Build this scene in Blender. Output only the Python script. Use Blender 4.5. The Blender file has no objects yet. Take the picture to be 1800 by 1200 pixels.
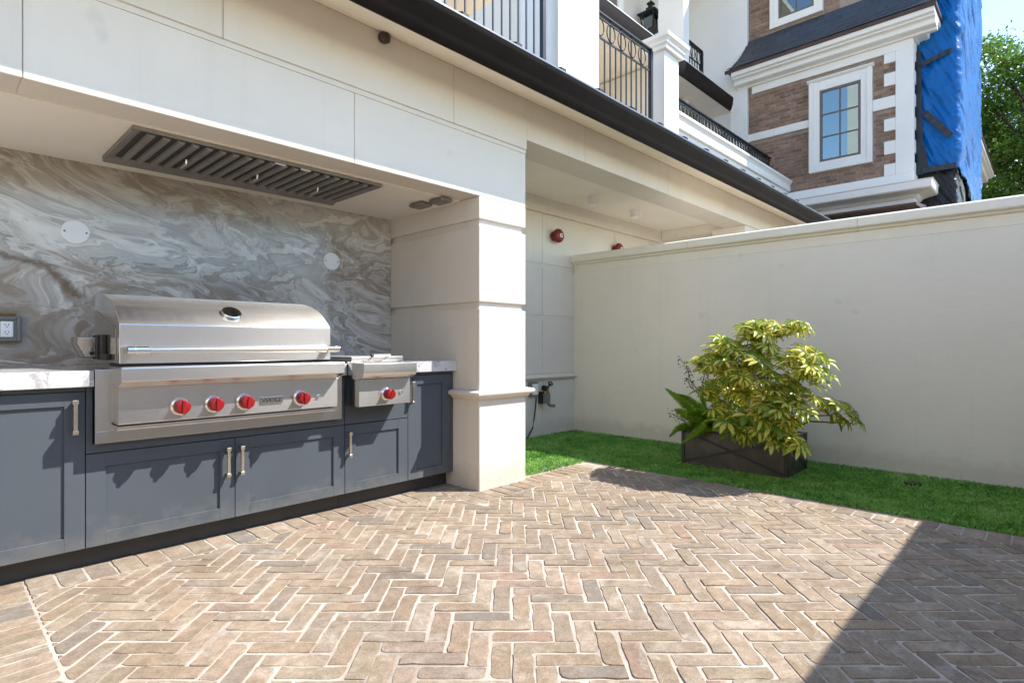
import bpy, bmesh, math, random
from mathutils import Vector, Matrix, noise as mnoise
R = math.radians
sc = bpy.context.scene
COL = sc.collection

# ------------------------------------------------------------------ camera
YAW = R(43.74)
cam_d = bpy.data.cameras.new('camera'); cam = bpy.data.objects.new('camera', cam_d); COL.objects.link(cam)
cam.location = (0, 0, 1.03); cam.rotation_euler = (R(90), 0, YAW - R(90))
cam_d.sensor_width = 36; cam_d.lens = 19.92; cam_d.shift_y = 0.0025
cam_d.clip_start = 0.05; cam_d.clip_end = 3000
sc.camera = cam
# ------------------------------------------------------------------ sky and sun
SUN_TO = Vector((1.02, -1.0, 1.61)).normalized()
ELEV = math.asin(SUN_TO.z)
AZ = math.atan2(SUN_TO.x, SUN_TO.y)
world = bpy.data.worlds.new('World'); sc.world = world; world.use_nodes = True
wn = world.node_tree; wn.nodes.clear()
sky = wn.nodes.new('ShaderNodeTexSky'); sky.sky_type = 'NISHITA'; sky.sun_disc = False
sky.sun_elevation = ELEV; sky.sun_rotation = AZ; sky.altitude = 0; sky.air_density = 1.0; sky.dust_density = 0.0; sky.ozone_density = 1.4
bgd = wn.nodes.new('ShaderNodeBackground'); bgd.inputs['Strength'].default_value = 0.115
wo = wn.nodes.new('ShaderNodeOutputWorld')
wn.links.new(sky.outputs[0], bgd.inputs[0]); wn.links.new(bgd.outputs[0], wo.inputs[0])
sun_d = bpy.data.lights.new('sun', 'SUN'); sun_d.energy = 2.3; sun_d.angle = R(0.5); sun_d.color = (1.0, 0.955, 0.89)
sun = bpy.data.objects.new('sun', sun_d); COL.objects.link(sun)
sun.rotation_euler = (-SUN_TO).to_track_quat('-Z', 'Y').to_euler(); sun.location = SUN_TO * 40
sc.view_settings.view_transform = 'Standard'; sc.view_settings.look = 'None'
sc.view_settings.exposure = 1.90; sc.view_settings.gamma = 1; sc.view_settings.use_curve_mapping = False
sc.render.engine = 'CYCLES'
sc.cycles.max_bounces = 8; sc.cycles.diffuse_bounces = 5; sc.cycles.glossy_bounces = 4
sc.cycles.transmission_bounces = 6; sc.cycles.transparent_max_bounces = 8
sc.cycles.caustics_reflective = False; sc.cycles.caustics_refractive = False
sc.cycles.use_denoising = True

# ------------------------------------------------------------------ materials
def lin(r, g, b):
    f = lambda c: (c / 255 / 12.92) if c / 255 <= .04045 else ((c / 255 + .055) / 1.055) ** 2.4
    return (f(r), f(g), f(b))
class NT:
    """small node helper around one material"""
    def __init__(s, name):
        s.m = bpy.data.materials.new(name); s.m.use_nodes = True
        s.t = s.m.node_tree; s.b = s.t.nodes['Principled BSDF']
    def n(s, typ, **kw):
        nd = s.t.nodes.new('ShaderNode' + typ)
        for k, v in kw.items(): setattr(nd, k, v)
        return nd
    def set(s, sock, val):
        if hasattr(val, 'is_output') or isinstance(val, bpy.types.NodeSocket): s.t.links.new(val, sock)
        elif isinstance(val, tuple) and len(val) == 3 and sock.type == 'RGBA': sock.default_value = (*val, 1)
        else: sock.default_value = val
        return s
    def pos(s): return s.n('NewGeometry').outputs['Position']
    def mapping(s, vec, scale=(1, 1, 1), rot=(0, 0, 0), loc=(0, 0, 0)):
        nd = s.n('Mapping'); s.set(nd.inputs['Vector'], vec)
        nd.inputs['Scale'].default_value = scale; nd.inputs['Rotation'].default_value = rot; nd.inputs['Location'].default_value = loc
        return nd.outputs[0]
    def noise(s, vec, scale=5, detail=4, rough=.5, dist=0, out=0):
        nd = s.n('TexNoise'); s.set(nd.inputs['Vector'], vec)
        nd.inputs['Scale'].default_value = scale; nd.inputs['Detail'].default_value = detail
        nd.inputs['Roughness'].default_value = rough; nd.inputs['Distortion'].default_value = dist
        return nd.outputs[out]
    def ramp(s, fac, stops, interp='LINEAR'):
        nd = s.n('ValToRGB'); s.set(nd.inputs[0], fac); cr = nd.color_ramp; cr.interpolation = interp
        while len(cr.elements) < len(stops): cr.elements.new(.5)
        for e, (p, c) in zip(cr.elements, stops):
            e.position = p; e.color = (*c, 1) if len(c) == 3 else c
        return nd.outputs[0]
    def mix(s, fac, a, b, mode='MIX'):
        nd = s.n('Mix', data_type='RGBA', blend_type=mode); s.set(nd.inputs[0], fac); s.set(nd.inputs[6], a); s.set(nd.inputs[7], b)
        return nd.outputs[2]
    def math(s, op, a, b=0.0):
        nd = s.n('Math', operation=op); s.set(nd.inputs[0], a); s.set(nd.inputs[1], b); return nd.outputs[0]
    def vmath(s, op, a, b):
        nd = s.n('VectorMath', operation=op); s.set(nd.inputs[0], a); s.set(nd.inputs[1], b); return nd.outputs[0]
    def bump(s, h, strength=.2, dist=.01):
        nd = s.n('Bump'); s.set(nd.inputs['Height'], h); nd.inputs['Strength'].default_value = strength; nd.inputs['Distance'].default_value = dist
        s.set(s.b.inputs['Normal'], nd.outputs[0])
    def p(s, **kw):
        for k, v in kw.items(): s.set(s.b.inputs[k.replace('_', ' ')], v)
        return s
MAT = {}
def plain(name, col, rough=.5, metal=0., var=.08, scale=6, bump=0, bscale=60, spec=None, rvar=0):
    t = NT(name); P = t.pos()
    nz = t.noise(P, scale, 5, .6)
    lo = tuple(c * (1 - var) for c in col); hi = tuple(min(1, c * (1 + var)) for c in col)
    t.p(Base_Color=t.ramp(nz, [(.3, lo), (.7, hi)]), Metallic=metal)
    if rvar:
        t.p(Roughness=t.math('ADD', t.math('MULTIPLY', t.noise(P, scale * 2.3, 4, .6), rvar * 2), rough - rvar))
    else: t.p(Roughness=rough)
    if spec is not None: t.b.inputs['Specular IOR Level'].default_value = spec
    if bump: t.bump(t.noise(P, bscale, 4, .6), bump, .004)
    MAT[name] = t.m; return t

def stucco(name, col, stain=.5):
    t = NT(name); P = t.pos(); oi = t.n('ObjectInfo')
    big = t.noise(P, 1.3, 5, .6)
    c = t.ramp(big, [(.25, tuple(q * .94 for q in col)), (.75, tuple(min(1, q * 1.03) for q in col))])
    c = t.mix(1.0, c, t.ramp(oi.outputs['Random'], [(0, (.95, .95, .945)), (1, (1, 1, 1))]), 'MULTIPLY')
    # trowel marks, faint runs down the face and a few rubbed marks
    tr = t.noise(t.mapping(P, (1, 1, 2.2)), 5.5, 6, .62, .7)
    c = t.mix(t.math('MULTIPLY', t.ramp(tr, [(.35, (0, 0, 0)), (.75, (1, 1, 1))]), .16 * stain), c, tuple(q * .80 for q in col))
    st = t.noise(t.mapping(P, (7, 7, .40)), 1.0, 6, .68)
    c = t.mix(t.math('MULTIPLY', t.ramp(st, [(.54, (0, 0, 0)), (.78, (1, 1, 1))]), .20 * stain), c, tuple(q * .68 for q in col))
    sp = t.noise(P, 5.3, 2, .4)
    c = t.mix(t.math('MULTIPLY', t.ramp(sp, [(.72, (0, 0, 0)), (.78, (1, 1, 1))]), .22 * stain), c, (.42, .39, .36))
    # splashed soil just above the ground
    sz = t.n('SeparateXYZ'); t.set(sz.inputs[0], P)
    lowz = t.math('ADD', sz.outputs[2], t.math('MULTIPLY', t.noise(P, 11, 5, .65), -.20))
    c = t.mix(t.math('MULTIPLY', t.ramp(lowz, [(0, (1, 1, 1)), (.10, (0, 0, 0))]), .30), c, (.40, .34, .25))
    t.p(Base_Color=c, Roughness=.84); t.b.inputs['Specular IOR Level'].default_value = .2
    h = t.math('ADD', t.noise(P, 48, 4, .65), t.math('MULTIPLY', tr, 1.6))
    t.bump(h, .22, .005); MAT[name] = t.m
stucco('stucco', (.75, .69, .605), 1.0)
stucco('wall_stucco', (.90, .835, .725), 1.0)
stucco('ceiling_stucco', (.90, .835, .725), .3)
stucco('white_stucco', (.78, .77, .75), .4)
plain('white_paint', (.76, .735, .695), .45, var=.03, scale=3, bump=.04)
plain('cream_paint', (.88, .79, .655), .6, var=.05, scale=3)
plain('joint', (.66, .60, .52), .9)
plain('bronze_metal', (.013, .0085, .007), .5, 0, var=.25, scale=4, rvar=.08, spec=.12)
plain('gutter_rim', (.25, .24, .24), .35, .8)
plain('wrought_iron', (.012, .014, .018), .42, .2)
plain('black_plastic_part', (.012, .012, .013), .45)
t = NT('cabinet_paint'); P = t.pos(); cb = (.080, .093, .106)
sz = t.n('SeparateXYZ'); t.set(sz.inputs[0], P)
c = t.ramp(t.noise(P, 2.6, 5, .6), [(.3, tuple(q * .94 for q in cb)), (.7, tuple(q * 1.06 for q in cb))])
dust = t.math('ADD', t.math('MULTIPLY', sz.outputs[2], -1.0), t.math('MULTIPLY', t.noise(P, 9, 6, .7), .42))
c = t.mix(t.math('MULTIPLY', t.ramp(dust, [(0, (0, 0, 0)), (.12, (1, 1, 1))]), .22), c, (.26, .235, .20))
c = t.mix(t.math('MULTIPLY', t.ramp(t.noise(P, 6.1, 2, .4), [(.75, (0, 0, 0)), (.79, (1, 1, 1))]), .35), c, (.05, .05, .052))
wipe = t.noise(t.mapping(P, (2, 2, 2), (0, R(40), 0)), 2.4, 6, .65, 1.2)
t.p(Base_Color=c, Roughness=t.math('ADD', t.math('MULTIPLY', wipe, .28), .34)); t.b.inputs['Specular IOR Level'].default_value = .2
t.bump(t.noise(P, 110, 3, .6), .04, .003); MAT['cabinet_paint'] = t.m
plain('toe_kick', (.05, .05, .05), .6)
plain('carcass', (.02, .02, .02), .7)
plain('nickel', (.72, .65, .56), .28, 1, var=.04, rvar=.06)
plain('knob_red', (.26, .006, .008), .34, var=.06)
plain('gap_shade', (.008, .008, .008), .8)  # near-black colour standing in for shade in the grill gaps
plain('vent_steel', (.26, .235, .205), .45, .55, var=.15, rvar=.1)
plain('vent_dark', (.020, .016, .013), .6)
plain('fitting_white', (.80, .77, .72), .5, var=.02)
plain('plate_white', (.86, .86, .85), .4, var=.02)
plain('outlet_grey', (.17, .17, .155), .45)
plain('screw', (.03, .03, .03), .5)
plain('bell_red', (.20, .013, .010), .4, var=.1)
plain('brass', (.30, .19, .06), .35, 1, var=.2)
plain('rubber', (.02, .02, .022), .5)
plain('wood', (.22, .10, .04), .5, var=.3)
plain('flashing', (.07, .038, .028), .5, .3, var=.3)
plain('window_bronze', (.13, .105, .09), .5, var=.05)
plain('leaf_litter', (.45, .17, .05), .7)
plain('bark', (.07, .052, .04), .9, var=.4, scale=8, bump=.6, bscale=20)
plain('shrub_stem', (.10, .075, .045), .8, var=.3)
plain('schefflera_stem', (.16, .17, .06), .7, var=.3)
plain('soil', (.035, .025, .018), .95, var=.4, bump=.6)
plain('curtain', (.50, .56, .53), .8, var=.06)
plain('room_dark', (.10, .13, .15), .8)
plain('far_ground', (.16, .14, .11), .9, var=.3, scale=1)
plain('tape', (.010, .011, .014), .35, var=.4, scale=30)

def steel(name, col, rough, aniso=.75, brush=(6, 260, 260)):
    t = NT(name); P = t.pos()
    br = t.noise(t.mapping(P, brush), 1, 3, .6)
    sm = t.noise(t.mapping(P, (3, 3, 9)), 1, 4, .55)
    cv = t.n('CombineXYZ'); cv.inputs[1].default_value = .35; cv.inputs[2].default_value = 1
    c = t.mix(br, tuple(q * .93 for q in col), col)
    b2 = t.n('BsdfPrincipled')
    for b, r_, an in ((t.b, rough, aniso), (b2, rough * .28, .5)):
        t.set(b.inputs['Base Color'], c); b.inputs['Metallic'].default_value = 1; b.inputs['Anisotropic'].default_value = an
        t.set(b.inputs['Roughness'], t.math('ADD', t.math('MULTIPLY', br, .06), t.math('ADD', r_ - .06, t.math('MULTIPLY', sm, .08))))
        t.set(b.inputs['Tangent'], cv.outputs[0])
    t.bump(br, .03, .002)
    mx = t.n('MixShader'); mx.inputs[0].default_value = .74
    t.t.links.new(t.b.outputs[0], mx.inputs[1]); t.t.links.new(b2.outputs[0], mx.inputs[2]); t.t.links.new(mx.outputs[0], t.t.nodes['Material Output'].inputs[0])
    MAT[name] = t.m
steel('steel', (.68, .66, .635), .34, .85)
steel('steel_side', (.52, .50, .47), .36, .3)
plain('chrome', (.75, .73, .70), .12, 1, var=.02)

def brick_mat(name, stops, dirt, white, sc_=1.0, rough=.88):
    t = NT(name); P = t.pos()
    at = t.n('Attribute', attribute_name='tint'); oi = t.n('ObjectInfo')
    rnd = t.math('FRACT', t.math('ADD', at.outputs['Fac'], oi.outputs['Random']))
    base = t.ramp(rnd, stops)
    seed = t.n('CombineXYZ'); t.set(seed.inputs[0], t.math('MULTIPLY', rnd, 37)); t.set(seed.inputs[1], t.math('MULTIPLY', rnd, 91))
    PV = t.vmath('ADD', P, seed.outputs[0])
    cl = t.noise(PV, 9 * sc_, 5, .65, .6)
    c = t.mix(t.math('MULTIPLY', t.ramp(cl, [(.38, (0, 0, 0)), (.66, (1, 1, 1))]), .62), base, dirt)
    wh = t.noise(PV, 6.5 * sc_, 6, .72, .8)
    c = t.mix(t.math('MULTIPLY', t.ramp(wh, [(.52, (0, 0, 0)), (.74, (1, 1, 1))]), .55), c, white)
    ft = t.noise(PV, 26 * sc_, 6, .75)
    c = t.mix(.55, c, t.ramp(ft, [(.28, (.30, .28, .26)), (.5, (.5, .5, .5)), (.72, (.70, .69, .67))]), 'OVERLAY')
    sp = t.noise(PV, 120 * sc_, 3, .7)
    c = t.mix(.65, c, t.ramp(sp, [(.30, (.38, .36, .34)), (.5, (.5, .5, .5)), (.68, (.66, .65, .63))]), 'OVERLAY')
    c = t.mix(1.0, c, t.ramp(t.noise(P, 1.7, 5, .6), [(.30, (.80, .79, .78)), (.52, (1, 1, 1)), (.75, (1.0, .985, .96))]), 'MULTIPLY')
    t.p(Base_Color=c, Roughness=rough); t.b.inputs['Specular IOR Level'].default_value = .25
    h = t.math('ADD', t.math('MULTIPLY', sp, .6), t.noise(PV, 32 * sc_, 5, .7))
    t.bump(h, .55, .004); MAT[name] = t.m
brick_mat('paver', [(0, (.28, .212, .150)), (.14, (.345, .260, .182)), (.28, (.275, .222, .172)), (.42, (.38, .302, .228)), (.56, (.315, .234, .172)), (.68, (.215, .19, .162)), (.78, (.335, .232, .172)), (.88, (.33, .270, .198)), (1, (.29, .229, .163))],
          (.185, .142, .096), (.53, .485, .415))
brick_mat('facing_brick', [(0, (.26, .15, .10)), (.25, (.32, .20, .14)), (.45, (.20, .115, .08)), (.62, (.29, .17, .12)), (.78, (.38, .27, .20)), (.9, (.15, .09, .07)), (1, (.29, .18, .125))],
          (.18, .125, .095), (.44, .38, .33), .6)
t = NT('grout'); P = t.pos()
t.p(Base_Color=t.mix(t.ramp(t.noise(P, 2.3, 6, .7), [(.32, (0, 0, 0)), (.62, (1, 1, 1))]), (.29, .24, .19), (.53, .47, .40)), Roughness=.95)
t.bump(t.math('ADD', t.noise(P, 90, 4, .7), t.noise(P, 14, 4, .6)), .6, .006); MAT['grout'] = t.m
plain('mortar', (.30, .235, .19), .95, var=.15, bump=.4)

# swirled polished marble (x along the slab, z up)
def marble(name, rough=.15):
    t = NT(name); P = t.pos()
    PR = t.mapping(P, (1, 1, 1), (0, R(-18), 0))
    PS = t.mapping(PR, (.70, .70, 1.65), loc=(3.1, 0, 1.7))
    w1 = t.vmath('SUBTRACT', t.noise(PS, .95, 2, .5, 0, 1), (.5, .5, .5))
    q1 = t.vmath('ADD', PS, t.vmath('MULTIPLY', w1, (2.0, 2.0, 2.0)))
    w2 = t.vmath('SUBTRACT', t.noise(q1, 1.7, 3, .5, 0, 1), (.5, .5, .5))
    q2 = t.vmath('ADD', q1, t.vmath('MULTIPLY', w2, (1.0, 1.0, 1.0)))
    w3 = t.vmath('SUBTRACT', t.noise(q2, 6.5, 4, .6, 0, 1), (.5, .5, .5))
    q3 = t.vmath('ADD', q2, t.vmath('MULTIPLY', w3, (.11, .11, .11)))
    n = t.noise(q3, 1.15, 5, .55)
    soft = t.ramp(n, [(.22, (.33, .31, .28)), (.36, (.64, .60, .54)), (.43, (.46, .43, .385)), (.49, (.72, .68, .61)), (.57, (.42, .385, .34)), (.66, (.68, .64, .575)), (.8, (.36, .335, .30))])
    def fil(k, ph, lo, wid):
        v = t.math('PINGPONG', t.math('ADD', t.math('MULTIPLY', n, k), ph), .5)
        return t.ramp(v, [(0, (1, 1, 1)), (wid * .35, (.6, .6, .6)), (wid, (0, 0, 0))])
    m1 = t.ramp(t.noise(q1, 1.25, 4, .6), [(.40, (.05, .05, .05)), (.60, (1, 1, 1))])
    m2 = t.ramp(t.noise(t.vmath('ADD', q1, (7, 3, 1)), 1.0, 4, .6), [(.42, (0, 0, 0)), (.56, (1, 1, 1))])
    br = t.noise(q3, 9, 5, .65)
    c = t.mix(t.math('MULTIPLY', t.math('MULTIPLY', fil(11, .0, 0, .16), m1), .92), soft, t.mix(br, (.13, .10, .07), (.30, .25, .19)))
    c = t.mix(t.math('MULTIPLY', t.math('MULTIPLY', fil(23, .21, 0, .20), t.ramp(br, [(.4, (.2, .2, .2)), (.6, (1, 1, 1))])), .42), c, (.22, .185, .145))
    # brown clouds drawn out along the flow
    fl = t.noise(t.mapping(q3, (1, 1, 2.4)), 3.0, 7, .68)
    cl = t.math('MULTIPLY', m2, t.ramp(fl, [(.40, (0, 0, 0)), (.54, (1, 1, 1))]))
    c = t.mix(t.math('MULTIPLY', cl, .78), c, t.mix(br, (.38, .30, .21), (.15, .105, .065)))
    gl = t.math('MULTIPLY', t.ramp(t.noise(t.vmath('ADD', q1, (1, 9, 4)), 1.1, 4, .6), [(.48, (0, 0, 0)), (.64, (1, 1, 1))]), t.ramp(fl, [(.34, (1, 1, 1)), (.50, (0, 0, 0))]))
    c = t.mix(t.math('MULTIPLY', gl, .62), c, (.20, .19, .18))
    wl = t.ramp(t.math('PINGPONG', t.math('ADD', t.math('MULTIPLY', n, 11), .25), .5), [(0, (1, 1, 1)), (.14, (0, 0, 0))])
    c = t.mix(t.math('MULTIPLY', wl, .35), c, (.74, .71, .66))
    # rust coloured fissure running down towards the right
    sx = t.n('SeparateXYZ'); t.set(sx.inputs[0], P)
    wob = t.math('MULTIPLY', t.math('SUBTRACT', t.noise(P, 2.6, 5, .55), .5), .34)
    ln = t.math('ADD', t.math('ADD', sx.outputs[2], t.math('MULTIPLY', sx.outputs[0], .68)), wob)
    d = t.math('ABSOLUTE', t.math('ADD', t.math('SUBTRACT', ln, 1.735), t.math('MULTIPLY', t.math('SUBTRACT', t.noise(P, 30, 4, .7), .5), .05)))
    fis = t.ramp(d, [(.0, (1, 1, 1)), (.010, (.9, .9, .9)), (.032, (0, 0, 0))])
    fis = t.math('MULTIPLY', fis, t.ramp(t.math('SUBTRACT', .70, sx.outputs[0]), [(0, (0, 0, 0)), (.10, (1, 1, 1))]))
    c = t.mix(t.math('MULTIPLY', fis, .88), c, t.mix(t.noise(P, 55, 3, .7), (.05, .03, .015), (.26, .17, .10)))
    t.p(Base_Color=c, Roughness=rough); t.b.inputs['Specular IOR Level'].default_value = .45
    MAT[name] = t.m
marble('marble')
t = NT('counter_marble'); P = t.pos()
w = t.vmath('ADD', P, t.vmath('MULTIPLY', t.vmath('SUBTRACT', t.noise(P, 2, 4, .6, 0, 1), (.5, .5, .5)), (.6, .6, .6)))
t.p(Base_Color=t.ramp(t.noise(t.mapping(w, (1, 1, 2.5)), 4, 6, .6), [(.3, (.42, .41, .40)), (.42, (.58, .57, .56)), (.47, (.36, .35, .34)), (.5, (.60, .59, .575)), (.62, (.54, .53, .515)), (.66, (.38, .36, .34)), (.7, (.6, .59, .58))]), Roughness=.16)
MAT['counter_marble'] = t.m

def tarp_mat(name, col, rough, sss=0):
    t = NT(name); P = t.pos()
    t.p(Base_Color=t.mix(t.noise(P, 2.2, 5, .6), tuple(c * .8 for c in col), tuple(min(1, c * 1.15) for c in col)), Roughness=rough)
    t.b.inputs['Specular IOR Level'].default_value = .22
    t.bump(t.math('ADD', t.noise(t.mapping(P, (1, 1, 1), (R(35), 0, 0)), 5, 5, .55, 1.5), t.math('MULTIPLY', t.noise(P, 24, 3, .6), .15)), .55, .05); MAT[name] = t.m
tarp_mat('tarp_blue', (.001, .115, .38), .36)
tarp_mat('sheet_black', (.020, .021, .024), .26)

t = NT('slate'); oi = t.n('ObjectInfo'); P = t.pos()
t.p(Base_Color=t.mix(t.noise(P, 12, 4, .6), t.ramp(oi.outputs['Random'], [(0, (.018, .024, .034)), (1, (.035, .044, .058))]), (.05, .055, .065)), Roughness=.45)
t.bump(t.noise(t.mapping(P, (4, 1, 6)), 20, 3, .6), .3, .004); MAT['slate'] = t.m

t = NT('pane_glass'); t.p(Base_Color=(.40, .47, .48), Roughness=.02, Metallic=1.0)
tb = t.n('BsdfTransparent'); tb.inputs[0].default_value = (.62, .80, .80, 1); fz = t.n('Fresnel'); fz.inputs[0].default_value = 1.9; mx = t.n('MixShader')
t.set(mx.inputs[0], t.math('ADD', fz.outputs[0], .38)); t.t.links.new(tb.outputs[0], mx.inputs[1]); t.t.links.new(t.b.outputs[0], mx.inputs[2]); t.t.links.new(mx.outputs[0], t.t.nodes['Material Output'].inputs[0]); MAT['pane_glass'] = t.m
t = NT('dial_glass'); t.p(Base_Color=(.8, .82, .84), Roughness=.05); MAT['dial_glass'] = t.m

def leaf_mat(name, stops, trans=.35, rough=.35, var=None):
    t = NT(name)
    at = t.n('Attribute', attribute_name='tint'); oi = t.n('ObjectInfo')
    v = t.math('FRACT', t.math('ADD', at.outputs['Fac'], oi.outputs['Random'] if name != 'turf' else 0.0))
    c = t.ramp(v, stops)
    if var:
        ed = t.n('Attribute', attribute_name='edge')
        P = t.pos()
        k = t.math('ADD', ed.outputs['Fac'], t.math('MULTIPLY', t.math('SUBTRACT', t.noise(P, 38, 3, .6), .5), .9))
        c = t.mix(t.ramp(k, [(.44, (0, 0, 0)), (.56, (1, 1, 1))]), c, var)
    t.p(Base_Color=c, Roughness=rough)
    tr = t.n('BsdfTranslucent'); t.set(tr.inputs[0], t.mix(1.0, c, (1.0, 1.0, .9), 'MULTIPLY') if name != 'leaf_variegated' else t.mix(.45, c, (1.0, .90, .15)))
    mx = t.n('MixShader'); mx.inputs[0].default_value = trans
    t.t.links.new(t.b.outputs[0], mx.inputs[1]); t.t.links.new(tr.outputs[0], mx.inputs[2])
    t.t.links.new(mx.outputs[0], t.t.nodes['Material Output'].inputs[0]); MAT[name] = t.m
leaf_mat('leaf_variegated', [(0, (.84, .76, .14)), (.3, (.88, .80, .26)), (.5, (.74, .76, .14)), (.68, (.86, .70, .14)), (.78, (.30, .44, .06)), (1, (.10, .24, .035))], .50, .25, (.05, .17, .028))
leaf_mat('leaf_fern', [(0, (.36, .58, .06)), (.5, (.48, .68, .09)), (1, (.28, .48, .06))], .45, .45)
leaf_mat('leaf_dark', [(0, (.02, .05, .015)), (1, (.04, .08, .02))], .2, .4)
leaf_mat('leaf_tree', [(0, (.07, .15, .018)), (.4, (.13, .24, .03)), (.7, (.22, .34, .05)), (1, (.09, .18, .025))], .45, .4)
leaf_mat('turf', [(0, (.075, .21, .03)), (.3, (.155, .37, .06)), (.6, (.25, .50, .095)), (.85, (.36, .57, .16)), (1, (.48, .60, .24))], .25, .5)
plain('turf_back', (.06, .18, .03), .9, var=.3, scale=20)

# ------------------------------------------------------------------ mesh helpers
ORG = {}
def meta(o, label=None, cat=None, group=None, kind=None):
    if label: o['label'] = label
    if cat: o['category'] = cat
    if group: o['group'] = group
    if kind: o['kind'] = kind
    return o
def thing(name, loc, label, cat, group=None):
    o = bpy.data.objects.new(name, None); COL.objects.link(o); o.location = loc; o.empty_display_size = .1
    ORG[o.name] = Vector(loc); return meta(o, label, cat, group)
class MB:
    def __init__(s): s.v = []; s.f = []
    def add(s, vs, fs):
        b = len(s.v); s.v += [tuple(q) for q in vs]; s.f += [tuple(b + i for i in f) for f in fs]; return s
    def box(s, x0, x1, y0, y1, z0, z1):
        v = [(x0, y0, z0), (x1, y0, z0), (x1, y1, z0), (x0, y1, z0), (x0, y0, z1), (x1, y0, z1), (x1, y1, z1), (x0, y1, z1)]
        return s.add(v, [(0, 3, 2, 1), (4, 5, 6, 7), (0, 1, 5, 4), (1, 2, 6, 5), (2, 3, 7, 6), (3, 0, 4, 7)])
    def prism(s, axis, prof, a, b):
        """extrude a closed 2-D profile along 'x' (y,z), 'y' (x,z) or 'z' (x,y)"""
        mk = {'x': lambda p, t: (t, p[0], p[1]), 'y': lambda p, t: (p[0], t, p[1]), 'z': lambda p, t: (p[0], p[1], t)}[axis]
        n = len(prof); v = [mk(p, a) for p in prof] + [mk(p, b) for p in prof]
        f = [tuple(range(n)), tuple(range(2 * n - 1, n - 1, -1))] + [(i, n + i, n + (i + 1) % n, (i + 1) % n) for i in range(n)]
        return s.add(v, f)
    def rectsweep(s, x0, x1, y0, y1, prof, cap=True):
        """profile of (offset, z) swept round a rectangle"""
        v = []; n = len(prof)
        for o, z in prof: v += [(x0 - o, y0 - o, z), (x1 + o, y0 - o, z), (x1 + o, y1 + o, z), (x0 - o, y1 + o, z)]
        f = []
        for i in range(n - 1):
            for k in range(4): f.append((i * 4 + k, i * 4 + (k + 1) % 4, i * 4 + 4 + (k + 1) % 4, i * 4 + 4 + k))
        if cap: f += [(3, 2, 1, 0), (4 * n - 4, 4 * n - 3, 4 * n - 2, 4 * n - 1)]
        return s.add(v, f)
    def tube(s, pts, rad, seg=10, cap=True):
        pts = [Vector(p) for p in pts]; n = len(pts)
        rads = rad if isinstance(rad, (list, tuple)) else [rad] * n
        ring = []; up = Vector((0, 0, 1))
        for i, p in enumerate(pts):
            d = (pts[min(i + 1, n - 1)] - pts[max(i - 1, 0)]).normalized()
            a = d.cross(up if abs(d.dot(up)) < .95 else Vector((1, 0, 0))).normalized(); b = d.cross(a)
            ring.append([p + (a * math.cos(t) + b * math.sin(t)) * rads[i] for t in [2 * math.pi * k / seg for k in range(seg)]])
        v = [q for r in ring for q in r]; f = []
        for i in range(n - 1):
            for k in range(seg): f.append((i * seg + k, i * seg + (k + 1) % seg, (i + 1) * seg + (k + 1) % seg, (i + 1) * seg + k))
        if cap: f += [tuple(range(seg - 1, -1, -1)), tuple((n - 1) * seg + k for k in range(seg))]
        return s.add(v, f)
    def lathe(s, o, ax, prof, seg=24):
        """profile of (distance along axis, radius)"""
        return s.tube([Vector(o) + Vector(ax) * d for d, r in prof], [max(r, 1e-4) for d, r in prof], seg)
    def build(s, name, mat, parent=None, bevel=0, smooth=None, seg=2, loc=None, fix=True):
        me = bpy.data.meshes.new(name)
        o = bpy.data.objects.new(name, me); COL.objects.link(o)
        if parent is not None: off = ORG[parent.name]; o.parent = parent
        else:
            off = Vector(loc) if loc is not None else Vector((0, 0, 0)); o.location = off
        ORG[o.name] = off
        me.from_pydata([tuple(Vector(q) - off) for q in s.v], [], s.f)
        if fix:
            bm = bmesh.new(); bm.from_mesh(me); bmesh.ops.recalc_face_normals(bm, faces=bm.faces); bm.to_mesh(me); bm.free()
        me.materials.append(MAT[mat])
        if smooth is not None: me.polygons.foreach_set('use_smooth', [True] * len(me.polygons)); me.set_sharp_from_angle(angle=R(smooth))
        if bevel:
            m = o.modifiers.new('bevel', 'BEVEL'); m.width = bevel; m.segments = seg; m.limit_method = 'ANGLE'; m.angle_limit = R(35)
        return o
def B(x0, x1, y0, y1, z0, z1): return MB().box(x0, x1, y0, y1, z0, z1)
def struct(o): o['kind'] = 'structure'; return o
def add_attr(me, name, vals, domain='POINT'):
    a = me.attributes.new(name, 'FLOAT', domain); a.data.foreach_set('value', vals)
def raw_mesh(name, v, f, mat):
    me = bpy.data.meshes.new(name); me.from_pydata(v, [], f); me.materials.append(MAT[mat]); return me
def link(o, parent=None, name=None):
    COL.objects.link(o)
    if parent is not None: o.parent = parent
    return o

# ------------------------------------------------------------------ ground
struct(MB().box(-120, 160, -90, 160, -.40, -.09).build('ground', 'far_ground'))
struct(MB().box(-3.4, 4.08, -3.2, 3.30, -.085, -.0030).build('patio', 'grout'))
patio = bpy.data.objects['patio']
lawn_base = struct(MB().add([], []).box(4.084, 5.40, -3.2, 4.15, -.085, -.012).box(3.19, 4.083, 2.964, 4.15, -.085, -.012).build('lawn', 'turf_back'))
struct(MB().box(5.62, 40, -12, 30, -.085, -.03).build('neighbour_yard', 'far_ground'))

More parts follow.
